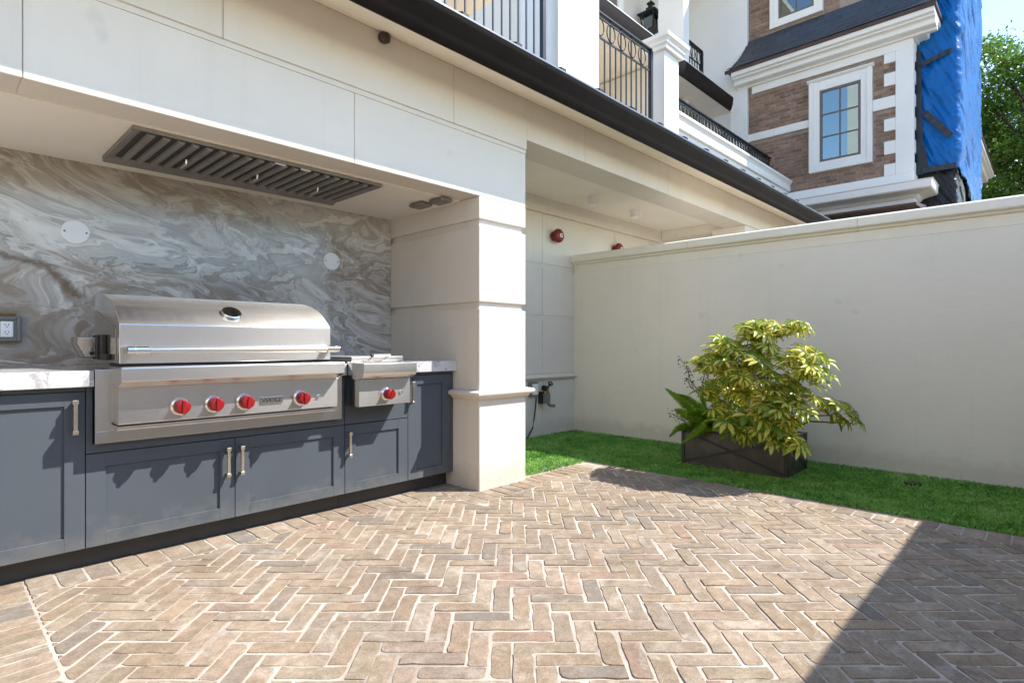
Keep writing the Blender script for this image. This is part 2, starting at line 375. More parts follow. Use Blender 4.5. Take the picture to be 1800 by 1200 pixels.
# ------------------------------------------------------------------ brick paving
rng = random.Random(7)
JOINT = .0106
def clip(poly, a, b, c):      # keep a*x+b*y<=c
    out = []
    for i in range(len(poly)):
        p, q = poly[i], poly[(i + 1) % len(poly)]
        dp = a * p[0] + b * p[1] - c; dq = a * q[0] + b * q[1] - c
        if dp <= 0: out.append(p)
        if (dp < 0) != (dq < 0) and abs(dp - dq) > 1e-12:
            k = dp / (dp - dq); out.append((p[0] + (q[0] - p[0]) * k, p[1] + (q[1] - p[1]) * k))
    return out
def area(p): return .5 * sum(p[i][0] * p[(i + 1) % len(p)][1] - p[(i + 1) % len(p)][0] * p[i][1] for i in range(len(p)))
def inset(poly, d):
    out = poly
    for i in range(len(poly)):
        p, q = poly[i], poly[(i + 1) % len(poly)]
        ex, ey = q[0] - p[0], q[1] - p[1]; L = math.hypot(ex, ey)
        if L < 1e-6: continue
        nx, ny = ey / L, -ex / L
        out = clip(out, nx, ny, nx * p[0] + ny * p[1] - d)
        if len(out) < 3: return []
    return out
def brick_shape(poly, r, joint=JOINT, depth=.02, jit=.0022):
    """tumbled brick from a convex outline: rounded uneven corners, soft worn arris"""
    p = inset(poly, joint / 2)
    if len(p) < 3 or abs(area(p)) < 1e-4: return None
    pts = []
    n = len(p)
    for i in range(n):
        a, b, c = Vector(p[i - 1]), Vector(p[i]), Vector(p[(i + 1) % n])
        la, lc = (a - b).length, (c - b).length
        k = min(r.choice((.002, .003, .004, .005, .006, .009, .016, .024)) * r.uniform(.7, 1.2), .42 * la, .42 * lc)
        d1, d2 = (a - b).normalized(), (c - b).normalized()
        pts.append(b + d1 * k); pts.append(b + (d1 + d2) * k * .28); pts.append(b + d2 * k)
        if lc > .12:
            for tt in (.2, .4, .6, .8): pts.append(b.lerp(c, tt + r.uniform(-.06, .06)) + Vector((r.uniform(-jit, jit), r.uniform(-jit, jit))) * 1.25)
    pts = [q + Vector((r.uniform(-jit, jit), r.uniform(-jit, jit))) * .6 for q in pts]
    cen = sum(pts, Vector((0, 0))) / len(pts); m = len(pts); v = []
    for q in pts:
        d = (cen - q).normalized(); v.append((*(q + d * r.uniform(.0008, .0030)), r.uniform(-.0009, .0006)))
    for q in pts: v.append((q.x, q.y, -.0022 + r.uniform(-.0009, .0009)))
    for q in pts: v.append((q.x, q.y, -depth))
    f = [tuple(range(m))]
    for k in range(2):
        for i in range(m): f.append((k * m + i, (k + 1) * m + i, (k + 1) * m + (i + 1) % m, k * m + (i + 1) % m))
    return v, f
def in_frame(x, y, z=0):
    d = x * math.cos(YAW) + y * math.sin(YAW); h = x * math.sin(YAW) - y * math.cos(YAW)
    if d < .3: return False
    return abs(h / d) < .95 and abs((1.03 - z) / d) < .66
W = .0745; L = 3 * W
pieces = []     # (poly, full?, cx, cy, ang)
C45 = math.cos(R(45))
def rot45(x, y, a=R(-46.2)): return (x * math.cos(a) - y * math.sin(a), x * math.sin(a) + y * math.cos(a))
ox, oy = 2.0, 1.4
for i in range(-70, 70):
    for j in range(-70, 70):
        k = (i + j) % 6
        if k == 0: q = [(i * W, j * W), (i * W + L, j * W), (i * W + L, j * W + W), (i * W, j * W + W)]
        elif k == 3: q = [(i * W, j * W), (i * W + W, j * W), (i * W + W, j * W + L), (i * W, j * W + L)]
        else: continue
        jx, jy = rng.gauss(0, .0024), rng.gauss(0, .0024)
        poly = [tuple((rot45(*c)[0] + ox + jx, rot45(*c)[1] + oy + jy)) for c in q]
        cx = sum(p[0] for p in poly) / 4; cy = sum(p[1] for p in poly) / 4
        if not (.1 < cx < 4.05 and -1.6 < cy < 3.2): continue
        a0 = abs(area(poly))
        pl = clip(clip(poly, -1, 0, -.31), 1, 0, 3.885)
        if not pl: continue
        if cx > 3.185: pl = clip(pl, 0, 1, 2.757)
        elif cx > 2.49: pl = clip(pl, 0, 1, 2.70)
        elif cy > 2.70: pl = clip(clip(pl, 0, 1, 3.035), 1, 0, 2.49)
        else: pl = clip(pl, 0, 1, 3.035)
        if len(pl) >= 3 and abs(area(pl)) > .0004: pieces.append(pl)
def course(x0, y0, dx, dy, n, ln, wd):   # soldier course: n bricks stepping along (dx,dy), long side at right angles
    for k in range(n):
        jx = rng.gauss(0, .0015); s = k * wd
        px, py = x0 + dx * s, y0 + dy * s
        nx, ny = -dy, dx
        pieces.append([(px, py), (px + dx * wd, py + dy * wd), (px + dx * wd + nx * (ln + jx), py + dy * wd + ny * (ln + jx)), (px + nx * (ln + jx), py + ny * (ln + jx))])
course(.31, 3.035, 1, 0, 21, .222, .1038)        # along the cabinets
course(2.49, 2.70, 1, 0, 7, .205, .0990)         # in front of the pillar
course(3.185, 2.755, 1, 0, 8, .205, .0873)       # along the lawn behind
course(4.08, -1.5, 0, 1, 41, .195, .1038)        # along the lawn on the right
course(2.49, 3.257, 0, -1, 4, .215, .089)        # beside the pillar base
course(.31, -1.4, 0, 1, 62, .222, .0752); course(.085, -1.4, 0, 1, 62, .222, .0752); course(-.14, -1.4, 0, 1, 62, .222, .0752)
for k in range(30):                               # farther left, outside the frame: plain rows
    pass
good = []
for pl in pieces:
    if area(pl) < 0: pl = pl[::-1]
    cx = sum(p[0] for p in pl) / len(pl); cy = sum(p[1] for p in pl) / len(pl)
    good.append((0 if in_frame(cx, cy) else 1, math.hypot(cx, cy) / max(abs(area(pl)) ** .5, .01), cx, cy, pl))
good.sort(key=lambda g: (g[0], g[1]))
V, F, T = [], [], []
nb = 0
for g in good:
    vis, _, cx, cy, pl = g
    sh = brick_shape([(p[0] - cx, p[1] - cy) for p in pl], rng)
    if sh is None: continue
    z = max(-.0012, min(.0022, rng.gauss(.0002, .0011))); tx, ty = (max(-.010, min(.010, rng.gauss(0, .006))) for _ in (0, 1))
    v = [(a, b, c + a * tx + b * ty) for a, b, c in sh[0]]
    if vis == 0 and nb < 300:
        me = raw_mesh('brick', v, sh[1], 'paver'); o = bpy.data.objects.new('brick', me); o.location = (cx, cy, z); link(o, patio); nb += 1
    else:
        b = len(V); tint = rng.random()
        V += [(a + cx, bb + cy, c + z) for a, bb, c in v]; T += [tint] * len(v); F += [tuple(b + i for i in f) for f in sh[1]]
me = raw_mesh('brick_field', V, F, 'paver'); add_attr(me, 'tint', T)
o = bpy.data.objects.new('brick_field', me); link(o, patio); o['kind'] = 'stuff'

# ------------------------------------------------------------------ artificial grass
rng = random.Random(11)
V, F, T = [], [], []
def blade(x, y):
    h = rng.uniform(.013, .031); a = rng.uniform(0, 6.283); w = rng.uniform(.0024, .0046); ln = rng.uniform(.006, .030); b = rng.uniform(0, 6.283)
    dx, dy = math.cos(a) * w, math.sin(a) * w; lx, ly = math.cos(b) * ln, math.sin(b) * ln
    k = len(V); g = mnoise.noise(Vector((x * 9, y * 9, .3))) * .25 + mnoise.noise(Vector((x * 2.2, y * 2.2, 5))) * .18
    V.extend([(x - dx, y - dy, -.012), (x + dx, y + dy, -.012), (x + dx * .8 + lx * .35, y + dy * .8 + ly * .35, h * .6 - .006), (x + lx, y + ly, h - .006)])
    F.append((k, k + 1, k + 2)); F.append((k, k + 2, k + 3)); T.extend([min(.98, max(.01, .46 + g * 1.5 + rng.uniform(-.36, .36)))] * 4)
for _ in range(72000):
    x = 4.076 + 1.324 * rng.random() ** 1.06; y = rng.uniform(-.6, 4.14); blade(x, y)
for _ in range(11000):
    x = rng.uniform(3.2, 4.09); y = rng.uniform(2.97, 4.14); blade(x, y)
me = raw_mesh('artificial_grass', V, F, 'turf'); add_attr(me, 'tint', T)
o = bpy.data.objects.new('artificial_grass', me); link(o)
meta(o, 'short bright green artificial grass between the brick paving and the walls', 'grass', kind='stuff')

# ------------------------------------------------------------------ the cream house with the kitchen alcove
house = thing('house', (2.94, 3.6, 0), 'cream stone house with kitchen alcove, corner pillar and carport under a brown gutter', 'house')
def HP(name, mb, mat='stucco', bevel=.004, parent=None, **k): return mb.build(name, mat, parent or house, bevel, **k)
PX0, PX1, PY = 2.705, 3.185, 2.905
G = .022
pil = HP('pillar', B(PX0 + G, PX1 - G, PY + G, 4.14, -.05, 2.10), bevel=0)
for z0, z1 in ((-.05, .638), (.70, 1.28), (1.328, 1.862), (1.910, 2.0655)):
    HP('stone_block', B(PX0, PX1, PY, 4.145, z0, z1), parent=pil, bevel=.006)
HP('moulding', MB().rectsweep(PX0, PX1, PY, 3.16, [(0, .636), (.018, .640), (.022, .655), (.034, .659), (.050, .668), (.054, .681), (.048, .693), (.030, .700), (0, .702)]), parent=pil, bevel=.002, smooth=50)
# lower beam over the kitchen, in panels with hairline joints
XJ = [-2.6, -1.173, .277, 1.727, PX1]
beam = HP('beam', B(-2.6, PX1 - .01, PY + .012, 3.10, 2.07, 2.86), 'joint', bevel=0)
for a, b in zip(XJ, XJ[1:]): HP('beam_panel', B(a + .0012, b - .0012, PY, 3.102, 2.0665, 2.472), parent=beam, bevel=.004)
XU = [-2.6, -1.89, -.44, 1.01, 2.46, PX1]
for a, b in zip(XU, XU[1:]): HP('beam_panel', B(a + .0012, b - (.0 if b == PX1 else .0012), PY - .014, 3.104, 2.502, 2.884), parent=beam, bevel=.004)
HP('beam_ledge', B(-2.6, PX1, PY - .002, 3.09, 2.4725, 2.5015), 'stucco', parent=beam, bevel=0)
XC = [PX1, 3.92, 5.374, 6.80, 8.29, 9.78, 11.2]
cbeam = HP('carport_beam', B(PX1 + .001, 11.2, PY + .012, 3.20, 2.60, 2.86), 'joint', bevel=0)
for a, b in zip(XC, XC[1:]): HP('beam_panel', B(a + (.0015 if a == PX1 else .0012), b - .0012, PY - .014, 3.204, 2.577, 2.884), parent=cbeam, bevel=.004)
# alcove
HP('alcove_ceiling', B(-2.6, PX0 - .001, 3.101, 4.0, 2.058, 2.12), 'ceiling_stucco', 0)
HP('alcove_back_wall', B(-2.6, PX0, 4.005, 4.14, -.05, 2.06), 'stucco', 0)
# far left pillar (outside the frame)
HP('left_pillar', B(-2.6, -2.1, PY, 4.145, -.05, 2.066), 'stucco')
# carport: back wall in coursed panels, ceiling, end beam, far pillar
cw = HP('carport_back_wall', B(PX1, 11.2, 4.163, 4.40, -.05, 2.68), 'joint', bevel=0)
XB = [PX1 + .001, 3.45, 4.83, 6.28, 7.14, 8.6, 10.1, 11.2]
for z0, z1 in ((-.05, .618), (.70, 1.305), (1.352, 1.885), (1.932, 2.494)):
    for a, b in zip(XB, XB[1:]): HP('stone_panel', B(a + .002, b - .002, 4.15, 4.2, z0, z1), parent=cw, bevel=.005)
HP('frieze', B(PX1 + .001, 11.2, 4.125, 4.2, 2.499, 2.672), 'stucco', parent=cw, bevel=.004)
for z0, z1 in ((1.305, 1.352), (1.885, 1.932), (2.494, 2.499)): HP('course_joint', B(PX1 + .002, 11.19, 4.158, 4.19, z0, z1), 'stucco', parent=cw, bevel=0)
HP('moulding', MB().prism('x', [(4.2, .618), (4.135, .622), (4.13, .636), (4.112, .640), (4.098, .650), (4.094, .664), (4.102, .678), (4.125, .686), (4.149, .70), (4.2, .70)], PX1 + .001, 11.2), parent=cw, bevel=.002, smooth=50)
HP('carport_ceiling', B(PX1 + .002, 11.2, 3.10, 4.4, 2.668, 2.74), 'ceiling_stucco', 0)
HP('carport_end_beam', B(7.45, 7.75, 3.206, 4.124, 2.545, 2.667), 'stucco')
HP('carport_pillar', B(7.42, 7.9, PY, 3.35, -.05, 2.576), 'stucco')
# eave: sloping soffit, gutter, metal roof with standing seams
EX0, EX1 = -2.7, 11.6
HP('soffit', MB().prism('x', [(PY - .013, 2.8845), (2.536, 2.742), (2.536, 2.77), (PY - .013, 2.915)], EX0, EX1), 'cream_paint', 0)
gp = [(2.535, 2.744), (2.530, 2.734), (2.514, 2.728), (2.504, 2.736), (2.483, 2.769), (2.475, 2.786), (2.471, 2.792), (2.456, 2.815), (2.433, 2.853), (2.419, 2.876), (2.419, 2.886), (2.427, 2.886), (2.440, 2.856), (2.484, 2.784), (2.512, 2.744), (2.534, 2.752)]
gut = HP('gutter', MB().prism('x', gp, EX0, EX1), 'bronze_metal', 0, smooth=40)
HP('gutter_rim', MB().prism('x', [(2.4155, 2.882), (2.4155, 2.893), (2.429, 2.893), (2.429, 2.884)], EX0, EX1), 'gutter_rim', parent=gut, bevel=0)
roof = HP('metal_roof', MB().prism('x', [(2.455, 2.850), (3.86, 3.42), (3.86, 3.36), (2.525, 2.80)], EX0, EX1), 'bronze_metal', 0)
x = -2.34
while x < EX1:
    HP('standing_seam', MB().prism('x', [(2.440, 2.868), (2.448, 2.934), (3.85, 3.49), (3.85, 3.42), (2.46, 2.85)], x - .024, x + .024), 'bronze_metal', parent=roof, bevel=0); x += .4515
# balcony above
HP('balcony_floor', B(-2.7, 12.2, 3.87, 8.5, 3.55, 3.80), 'stucco', 0)
HP('balcony_upstand', B(-2.7, 7.30, 3.90, 4.10, 3.37, 3.86), 'white_stucco', 0)
HP('balcony_column', B(4.74, 5.50, 3.85, 4.035, 3.37, 8.8), 'white_stucco', .006)
HP('balcony_column_core', B(4.80, 5.44, 4.036, 4.45, 3.801, 8.8), 'white_stucco', .006)
post = HP('balcony_post', B(7.04, 7.445, 3.85, 4.10, 3.37, 5.05), 'white_stucco', .006)
HP('post_cap', MB().rectsweep(7.04, 7.445, 3.85, 4.10, [(0, 5.048), (.05, 5.052), (.05, 5.10), (.075, 5.115), (.075, 5.15), (.10, 5.175), (.115, 5.185), (.115, 5.235), (.0, 5.262)]), 'white_paint', parent=post, bevel=.003)
par = HP('parapet', B(7.448, 12.28, 3.93, 4.32, 3.37, 4.13), 'white_stucco', .004)
HP('parapet_band', B(7.447, 12.28, 3.885, 4.32, 4.131, 4.24), 'white_paint', parent=par, bevel=.004)
HP('parapet_cap', MB().prism('x', [(4.33, 4.2405), (3.90, 4.2405), (3.885, 4.262), (3.865, 4.30), (3.852, 4.306), (3.846, 4.325), (3.852, 4.346), (3.87, 4.357), (4.33, 4.385)], 7.447, 12.28), 'white_paint', parent=par, bevel=0, smooth=40)
HP('screen_wall', B(4.85, 5.05, 4.46, 9.0, 3.801, 5.22), 'stucco', .005)
HP('balcony_back_wall', B(5.3, 12.24, 6.5, 6.7, 3.801, 5.93), 'stucco', 0)
dr = HP('balcony_door', B(6.6, 7.7, 6.46, 6.498, 3.801, 5.0), 'window_bronze', .004)
HP('door_casing', MB().box(6.48, 6.6, 6.44, 6.498, 3.801, 5.2).box(7.7, 7.82, 6.44, 6.498, 3.801, 5.2).box(6.6, 7.7, 6.44, 6.498, 5.002, 5.2), 'white_paint', parent=dr, bevel=.004)
HP('balcony_side_wall', B(8.9, 9.15, 4.95, 6.499, 3.801, 5.93), 'stucco', .004)
# upper storey balcony
up = HP('upper_balcony', B(5.2, 11.95, 4.95, 8.5, 5.952, 6.16), 'cream_paint', 0)
HP('fascia', MB().prism('x', [(4.948, 5.935), (4.915, 5.94), (4.90, 5.97), (4.885, 6.02), (4.865, 6.12), (4.86, 6.19), (4.948, 6.19)], 5.2, 11.80), 'bronze_metal', parent=up, bevel=0, smooth=40)
HP('fascia_rim', B(5.2, 11.80, 4.852, 4.946, 6.191, 6.203), 'white_paint', parent=up, bevel=0)
HP('upper_column', B(9.85, 10.08, 5.0, 5.52, 6.21, 9.4), 'white_stucco', .005)
ub = HP('upper_back_wall', B(5.2, 12.22, 6.1, 6.4, 6.16, 9.4), 'stucco', 0)
HP('upper_door', B(8.45, 9.25, 6.06, 6.098, 6.17, 7.72), 'window_bronze', parent=ub, bevel=.004)
HP('door_casing', MB().box(8.28, 8.45, 6.02, 6.098, 6.17, 7.95).box(9.25, 9.42, 6.02, 6.098, 6.17, 7.95).box(8.45, 9.25, 6.02, 6.098, 7.722, 7.95), 'white_paint', parent=ub, bevel=.004)
HP('upper_ceiling', B(5.2, 12.22, 4.8, 6.4, 9.41, 9.55), 'cream_paint', 0)
HP('stucco_wall', B(12.22, 12.5, 4.74, 8.5, 3.4, 9.8), 'white_stucco', 0)
HP('ceiling_fan_blade', B(9.62, 10.15, 5.5, 5.72, 5.84, 5.86), 'wood', .004)
HP('soffit_light', B(10.55, 10.78, 5.35, 5.55, 5.78, 5.951), 'fitting_white', .006)

# iron railings
def railing(name, label, xs0, xs1, y, zt, zb, sp=.1205, ring=True, post0=False, post1=False, phase=0):
    t = thing(name, ((xs0 + xs1) / 2, y, zb), label, 'railing', 'iron railings of the balconies')
    HPz = lambda n, mb, p=t, **k: mb.build(n, 'wrought_iron', p, **k)
    HPz('top_rail', MB().prism('x', [(y - .028, zt - .03), (y - .028, zt - .008), (y - .018, zt), (y + .018, zt), (y + .028, zt - .008), (y + .028, zt - .03)], xs0, xs1), bevel=.002)
    HPz('rail', B(xs0, xs1, y - .009, y + .009, zt - .075, zt - .055)); HPz('rail', B(xs0, xs1, y - .009, y + .009, zt - .315, zt - .295)); HPz('rail', B(xs0, xs1, y - .009, y + .009, zb + .06, zb + .085))
    n = int((xs1 - xs0 - .04) / sp); k = 0
    x = xs1 - .10 - phase
    while x > xs0 + .02:
        top = zt - .03 if k % 2 == 1 or not ring else zt - .03
        HPz('baluster', B(x - .0075, x + .0075, y - .0075, y + .0075, zb, zt - .316 if (ring and k % 2 == 0) else zt - .03))
        if ring and k % 2 == 1:
            pts = [(x + .088 * math.cos(a), y - .012, zt - .185 + .108 * math.sin(a)) for a in [2 * math.pi * i / 20 for i in range(21)]]
            HPz('ring', MB().tube(pts, .0075, 6), smooth=60)
        x -= sp; k += 1
    if post0: HPz('end_post', B(xs0 - .02, xs0 + .03, y - .025, y + .025, zb, zt - .031), bevel=.002)
    if post1: HPz('end_post', B(xs1 - .03, xs1 + .02, y - .025, y + .025, zb, zt - .031), bevel=.002)
    return t
railing('railing', 'black iron railing of straight bars left of the white balcony column', -2.0, 4.61, 3.95, 5.02, 3.80, post1=True, phase=.047)
railing('railing', 'black iron railing with rings between the white column and the capped post', 5.51, 6.85, 3.95, 5.02, 3.80, post1=True, phase=.03)
r3 = railing('railing', 'low black iron railing along the top of the white parapet', 7.50, 12.21, 4.26, 4.89, 4.386, sp=.1205, ring=False)
for i in range(34):
    cx_ = 7.62 + i * .135
    MB().tube([(cx_ + .05 * math.cos(a), 4.248, 4.72 + .085 * math.sin(a)) for a in [2 * math.pi * q / 12 for q in range(13)]], .008, 5).build('ring', 'wrought_iron', r3, smooth=60)
railing('railing', 'short black iron railing on the upper balcony beside the shaded white wall', 10.09, 10.66, 5.02, 6.80, 6.21, sp=.105, post1=True)
railing('railing', 'short black iron railing low beneath the lantern on the upper balcony', 9.30, 9.84, 5.5, 6.90, 6.21, sp=.12)
# lantern
lan = thing('lantern', (10.14, 5.85, 7.28), 'black four-sided lantern hanging in the upper balcony', 'lantern')
lx, ly = 10.14, 5.85
MB().box(lx - .12, lx + .12, ly - .12, ly + .12, 7.28, 7.31).build('base', 'wrought_iron', lan)
for sx in (-1, 1):
    for sy in (-1, 1): MB().tube([(lx + sx * .11, ly + sy * .11, 7.30), (lx + sx * .155, ly + sy * .155, 7.62)], .014, 6).build('corner_bar', 'wrought_iron', lan)
MB().prism('z', [(lx - .10, ly - .10), (lx + .10, ly - .10), (lx + .10, ly + .10), (lx - .10, ly + .10)], 7.312, 7.61).build('glass', 'pane_glass', lan)
MB().rectsweep(lx - .02, lx + .02, ly - .02, ly + .02, [(.18, 7.615), (.18, 7.635), (.05, 7.72), (.05, 7.76), (.02, 7.775), (.02, 7.82), (.04, 7.83), (.04, 7.86), (.0, 7.90)]).build('cap', 'wrought_iron', lan)
MB().tube([(lx, ly, 7.90), (lx, ly, 9.40)], .012, 6).build('chain', 'wrought_iron', lan)

# ------------------------------------------------------------------ boundary wall
bw = thing('boundary_wall', (5.5, 1, 0), 'cream rendered boundary wall with coping behind the planter', 'wall')
B(5.405, 5.60, -6, 4.1495, -.05, 1.965).build('wall_body', 'wall_stucco', bw, .004)
B(5.4015, 5.607, -6, 4.1490, 1.878, 1.9655).build('frieze', 'wall_stucco', bw, .004)
YJ = [4.149, 2.66, 1.172, -.32, -1.8, -3.3, -6]
for a, b in zip(YJ, YJ[1:]):
    MB().prism('y', [(5.402, 1.966), (5.385, 1.972), (5.380, 1.99), (5.342, 1.995), (5.336, 2.004), (5.336, 2.066), (5.356, 2.080), (5.50, 2.086), (5.640, 2.070), (5.645, 2.06), (5.645, 2.0), (5.61, 1.966)], b + .0012, a - .0012).build('coping_stone', 'wall_stucco', bw, .002)

# matching wall closing the courtyard behind the camera: it throws the shade over the paving at the lower right
nw = thing('courtyard_wall', (1.5, -1.0, 0), 'cream rendered wall closing the courtyard behind the viewer', 'wall')
WT = 2.07; WF = .565 - WT / 1.61 
B(-9, 5.355, WF - .24, WF - .045, -.08, 1.965).build('wall_body', 'wall_stucco', nw, .004)
xj = [-9, -6, -4.5, -3, -1.5, 0, 1.5, 3, 4.5, 5.357]
for a, b in zip(xj, xj[1:]):
    MB().prism('x', [(WF - .04, 1.966), (WF - .02, 1.99), (WF, 2.004), (WF, 2.06), (WF - .006, WT), (WF - .28, WT - .004), (WF - .285, 2.0), (WF - .25, 1.966)], a + .001, b - .001).build('coping_stone', 'wall_stucco', nw, .002)

# unseen house block added on the left to bounce warm sunlight into the courtyard
lw = thing('bounce_block', (-3.8, 0, 0), 'tall cream house-shaped block added unseen on the left to bounce warm light', 'house')
B(-7.5, -3.4, -6.5, 6.0, -.08, 6.6).build('wall', 'stucco', lw, .01)
B(-7.7, -3.1, -6.7, 6.2, 6.601, 6.85).build('cornice', 'white_paint', lw, .01)
for yy in (-4.6, -2.2, .2, 2.4):
    for zz in (.8, 4.0):
        w_ = B(-3.399, -3.33, yy, yy + 1.1, zz, zz + 1.6).build('window', 'white_paint', lw, .005)
        B(-3.35, -3.32, yy + .1, yy + 1.0, zz + .1, zz + 1.5).build('pane', 'room_dark', w_)

# ------------------------------------------------------------------ marble and counters
ms = B(-2.1, 2.7035, 3.978, 4.004, .905, 2.0575).build('marble_backsplash', 'marble', None, 0, loc=(.3, 3.99, .9))
meta(ms, 'polished grey and brown swirled marble slab covering the wall behind the grill', 'backsplash')
ct = thing('countertop', (1.2, 3.5, .84), 'white marble countertop on either side of the steel grill', 'countertop')
B(-2.1, .546, 3.14, 3.62, .837, .910).build('slab', 'counter_marble', ct, .003)
B(1.784, 1.815, 3.14, 3.62, .837, .910).build('slab', 'counter_marble', ct, .003)
B(2.242, 2.703, 3.14, 3.62, .837, .910).build('slab', 'counter_marble', ct, .003)
B(-2.1, 2.703, 3.6205, 3.977, .837, .910).build('slab', 'counter_marble', ct, .003)

# ------------------------------------------------------------------ cabinets
DY = 3.18
def handle(par, x, z0, z1):
    h = B(x - .0075, x + .0075, 3.140, 3.154, z0, z1).build('handle', 'nickel', par, .002)
    for z in (z0 + .008, z1 - .008):
        B(x - .011, x + .011, 3.137, 3.157, z - .009, z + .009).build('handle_foot', 'nickel', h, .002)
        B(x - .006, x + .006, 3.1575, DY, z - .006, z + .006).build('handle_post', 'nickel', h, .001)
def door(par, x0, x1, z0, z1, hx=None, hz=None, st=.075):
    g = .0018; x0 += g; x1 -= g; z0 += g; z1 -= g
    d = MB()
    xi0, xi1, zi0, zi1 = x0 + st, x1 - st, z0 + st * .82, z1 - st * .82
    d.box(x0, xi0, DY, DY + .02, z0, z1); d.box(xi1, x1, DY, DY + .02, z0, z1)
    d.box(xi0, xi1, DY, DY + .02, z0, zi0); d.box(xi0, xi1, DY, DY + .02, zi1, z1)
    o = d.build('door', 'cabinet_paint', par, .0012)
    B(xi0 - .004, xi1 + .004, DY + .011, DY + .019, zi0 - .004, zi1 + .004).build('door_panel', 'cabinet_paint', o)
    if hx is not None: handle(o, hx, *hz)
    return o
def cabinet(label, x0, x1):
    c = thing('base_cabinet', ((x0 + x1) / 2, 3.55, 0), label, 'cabinet', 'blue-grey outdoor kitchen cabinets')
    return c
c0 = cabinet('blue-grey shaker cabinet farthest left, its handle at the outer edge', -.80, -.143)
B(-.80, -.144, 3.204, 3.96, .098, .836).build('carcass', 'carcass', c0); B(-.80, -.144, 3.26, 3.90, -.06, .097).build('toe_kick', 'toe_kick', c0)
door(c0, -.80, -.143, .10, .815, -.19, (.627, .779)); B(-.80, -.144, 3.183, 3.203, .8165, .8365).build('top_rail', 'cabinet_paint', c0)
c1 = cabinet('blue-grey shaker cabinet under the counter left of the grill', -.143, .52)
B(-.142, .519, 3.204, 3.96, .098, .836).build('carcass', 'carcass', c1); B(-.143, .519, 3.26, 3.90, -.06, .097).build('toe_kick', 'toe_kick', c1)
door(c1, -.143, .52, .10, .815, .479, (.627, .779)); B(-.142, .519, 3.183, 3.203, .8165, .8365).build('top_rail', 'cabinet_paint', c1)
c2 = cabinet('wide blue-grey cabinet with two doors directly below the grill', .52, 1.823)
B(.521, 1.822, 3.204, 3.96, .098, .836).build('carcass', 'carcass', c2); B(.520, 1.822, 3.26, 3.90, -.06, .097).build('toe_kick', 'toe_kick', c2)
door(c2, .52, 1.171, .10, .528, 1.127, (.331, .483)); door(c2, 1.171, 1.823, .10, .528, 1.197, (.331, .483))
B(.522, 1.821, DY, 3.2035, .5305, .572).build('rail', 'cabinet_paint', c2, .001)
B(.522, .546, DY, 3.2035, .5725, .836).build('stile', 'cabinet_paint', c2, .001); B(1.784, 1.821, DY, 3.2035, .5725, .836).build('stile', 'cabinet_paint', c2, .001)
c3 = cabinet('narrow blue-grey cabinet with one door below the side burner', 1.823, 2.298)
B(1.824, 2.297, 3.204, 3.96, .098, .836).build('carcass', 'carcass', c3); B(1.8235, 2.2975, 3.26, 3.90, -.06, .097).build('toe_kick', 'toe_kick', c3)
door(c3, 1.823, 2.298, .10, .528, 1.842, (.332, .483)); B(1.825, 2.296, DY, 3.2035, .5315, .8355).build('front_panel', 'cabinet_paint', c3, .0012)
c4 = cabinet('blue-grey cabinet with a tall door against the cream pillar', 2.298, 2.70)
B(2.299, 2.699, 3.204, 3.96, .098, .836).build('carcass', 'carcass', c4); B(2.298, 2.699, 3.26, 3.90, -.06, .097).build('toe_kick', 'toe_kick', c4)
door(c4, 2.298, 2.675, .10, .815, 2.318, (.623, .774)); B(2.677, 2.699, DY + .003, 3.2035, .10, .836).build('filler', 'cabinet_paint', c4, .001); B(2.299, 2.676, 3.183, 3.203, .8165, .8365).build('top_rail', 'cabinet_paint', c4)

# ------------------------------------------------------------------ grill
gr = thing('gas_grill', (1.155, 3.3, .57), 'large stainless steel gas grill with red knobs and closed hood', 'grill')
GX0, GX1 = .612, 1.692
jk = MB()
jk.box(.549, 1.7815, 3.142, 3.60, .576, .6315); jk.box(.549, .626, 3.142, 3.60, .632, .9125); jk.box(1.690, 1.7815, 3.142, 3.60, .632, .9125); jk.box(.6265, 1.6895, 3.20, 3.60, .632, .915)
jk.build('insulated_jacket', 'steel', gr, .0015)
pan = MB().prism('x', [(3.040, .832), (3.040, .668), (3.044, .664), (3.12, .664), (3.14, .675), (3.14, .8315)], GX0 + .005, GX1 + .004).build('control_panel', 'steel', gr, .002)
sh = MB().prism('x', [(2.957, .927), (2.953, .922), (2.953, .866), (2.957, .862), (3.035, .833), (3.14, .8325), (3.199, .8325), (3.199, .927)], GX0, GX1).build('front_shelf', 'steel', gr, .0015)
B(.6275, 1.6895, 3.2, 3.605, .9155, .927).build('top_deck', 'steel_side', gr)
tr = MB().prism('x', [(3.062, .658), (3.056, .654), (3.056, .642), (3.062, .636), (3.09, .636), (3.14, .640), (3.14, .656)], GX0 + .004, GX1 - .006).build('drip_tray', 'steel', gr, .0015)
B(GX0 + .010, GX1 - .010, 3.075, 3.14, .6585, .6635).build('tray_gap_shade', 'gap_shade', gr)  # black strip paints the shade in the slot above the tray
B(GX0 + .006, GX1 - .03, 3.06, 3.21, .9275, .9395).build('hood_gap_shade', 'gap_shade', gr)  # black strip paints the shade between shelf and hood
HX0, HX1 = .622, 1.655
hp = [(3.046, .940), (3.046, 1.121), (3.066, 1.142), (3.095, 1.166), (3.128, 1.191), (3.163, 1.212), (3.198, 1.229), (3.26, 1.250), (3.33, 1.267), (3.40, 1.278), (3.47, 1.284), (3.52, 1.283), (3.552, 1.274), (3.570, 1.255), (3.575, 1.23), (3.575, .940)]
hd = MB().prism('x', hp, HX0, HX1).build('hood', 'steel', gr, .003, smooth=14)
MB().prism('x', [(3.52, .95), (3.52, 1.2), (3.10, 1.1), (3.10, .95)], HX0 - .004, HX0 - .0005).build('hood_end_plate', 'steel_side', hd, .001)
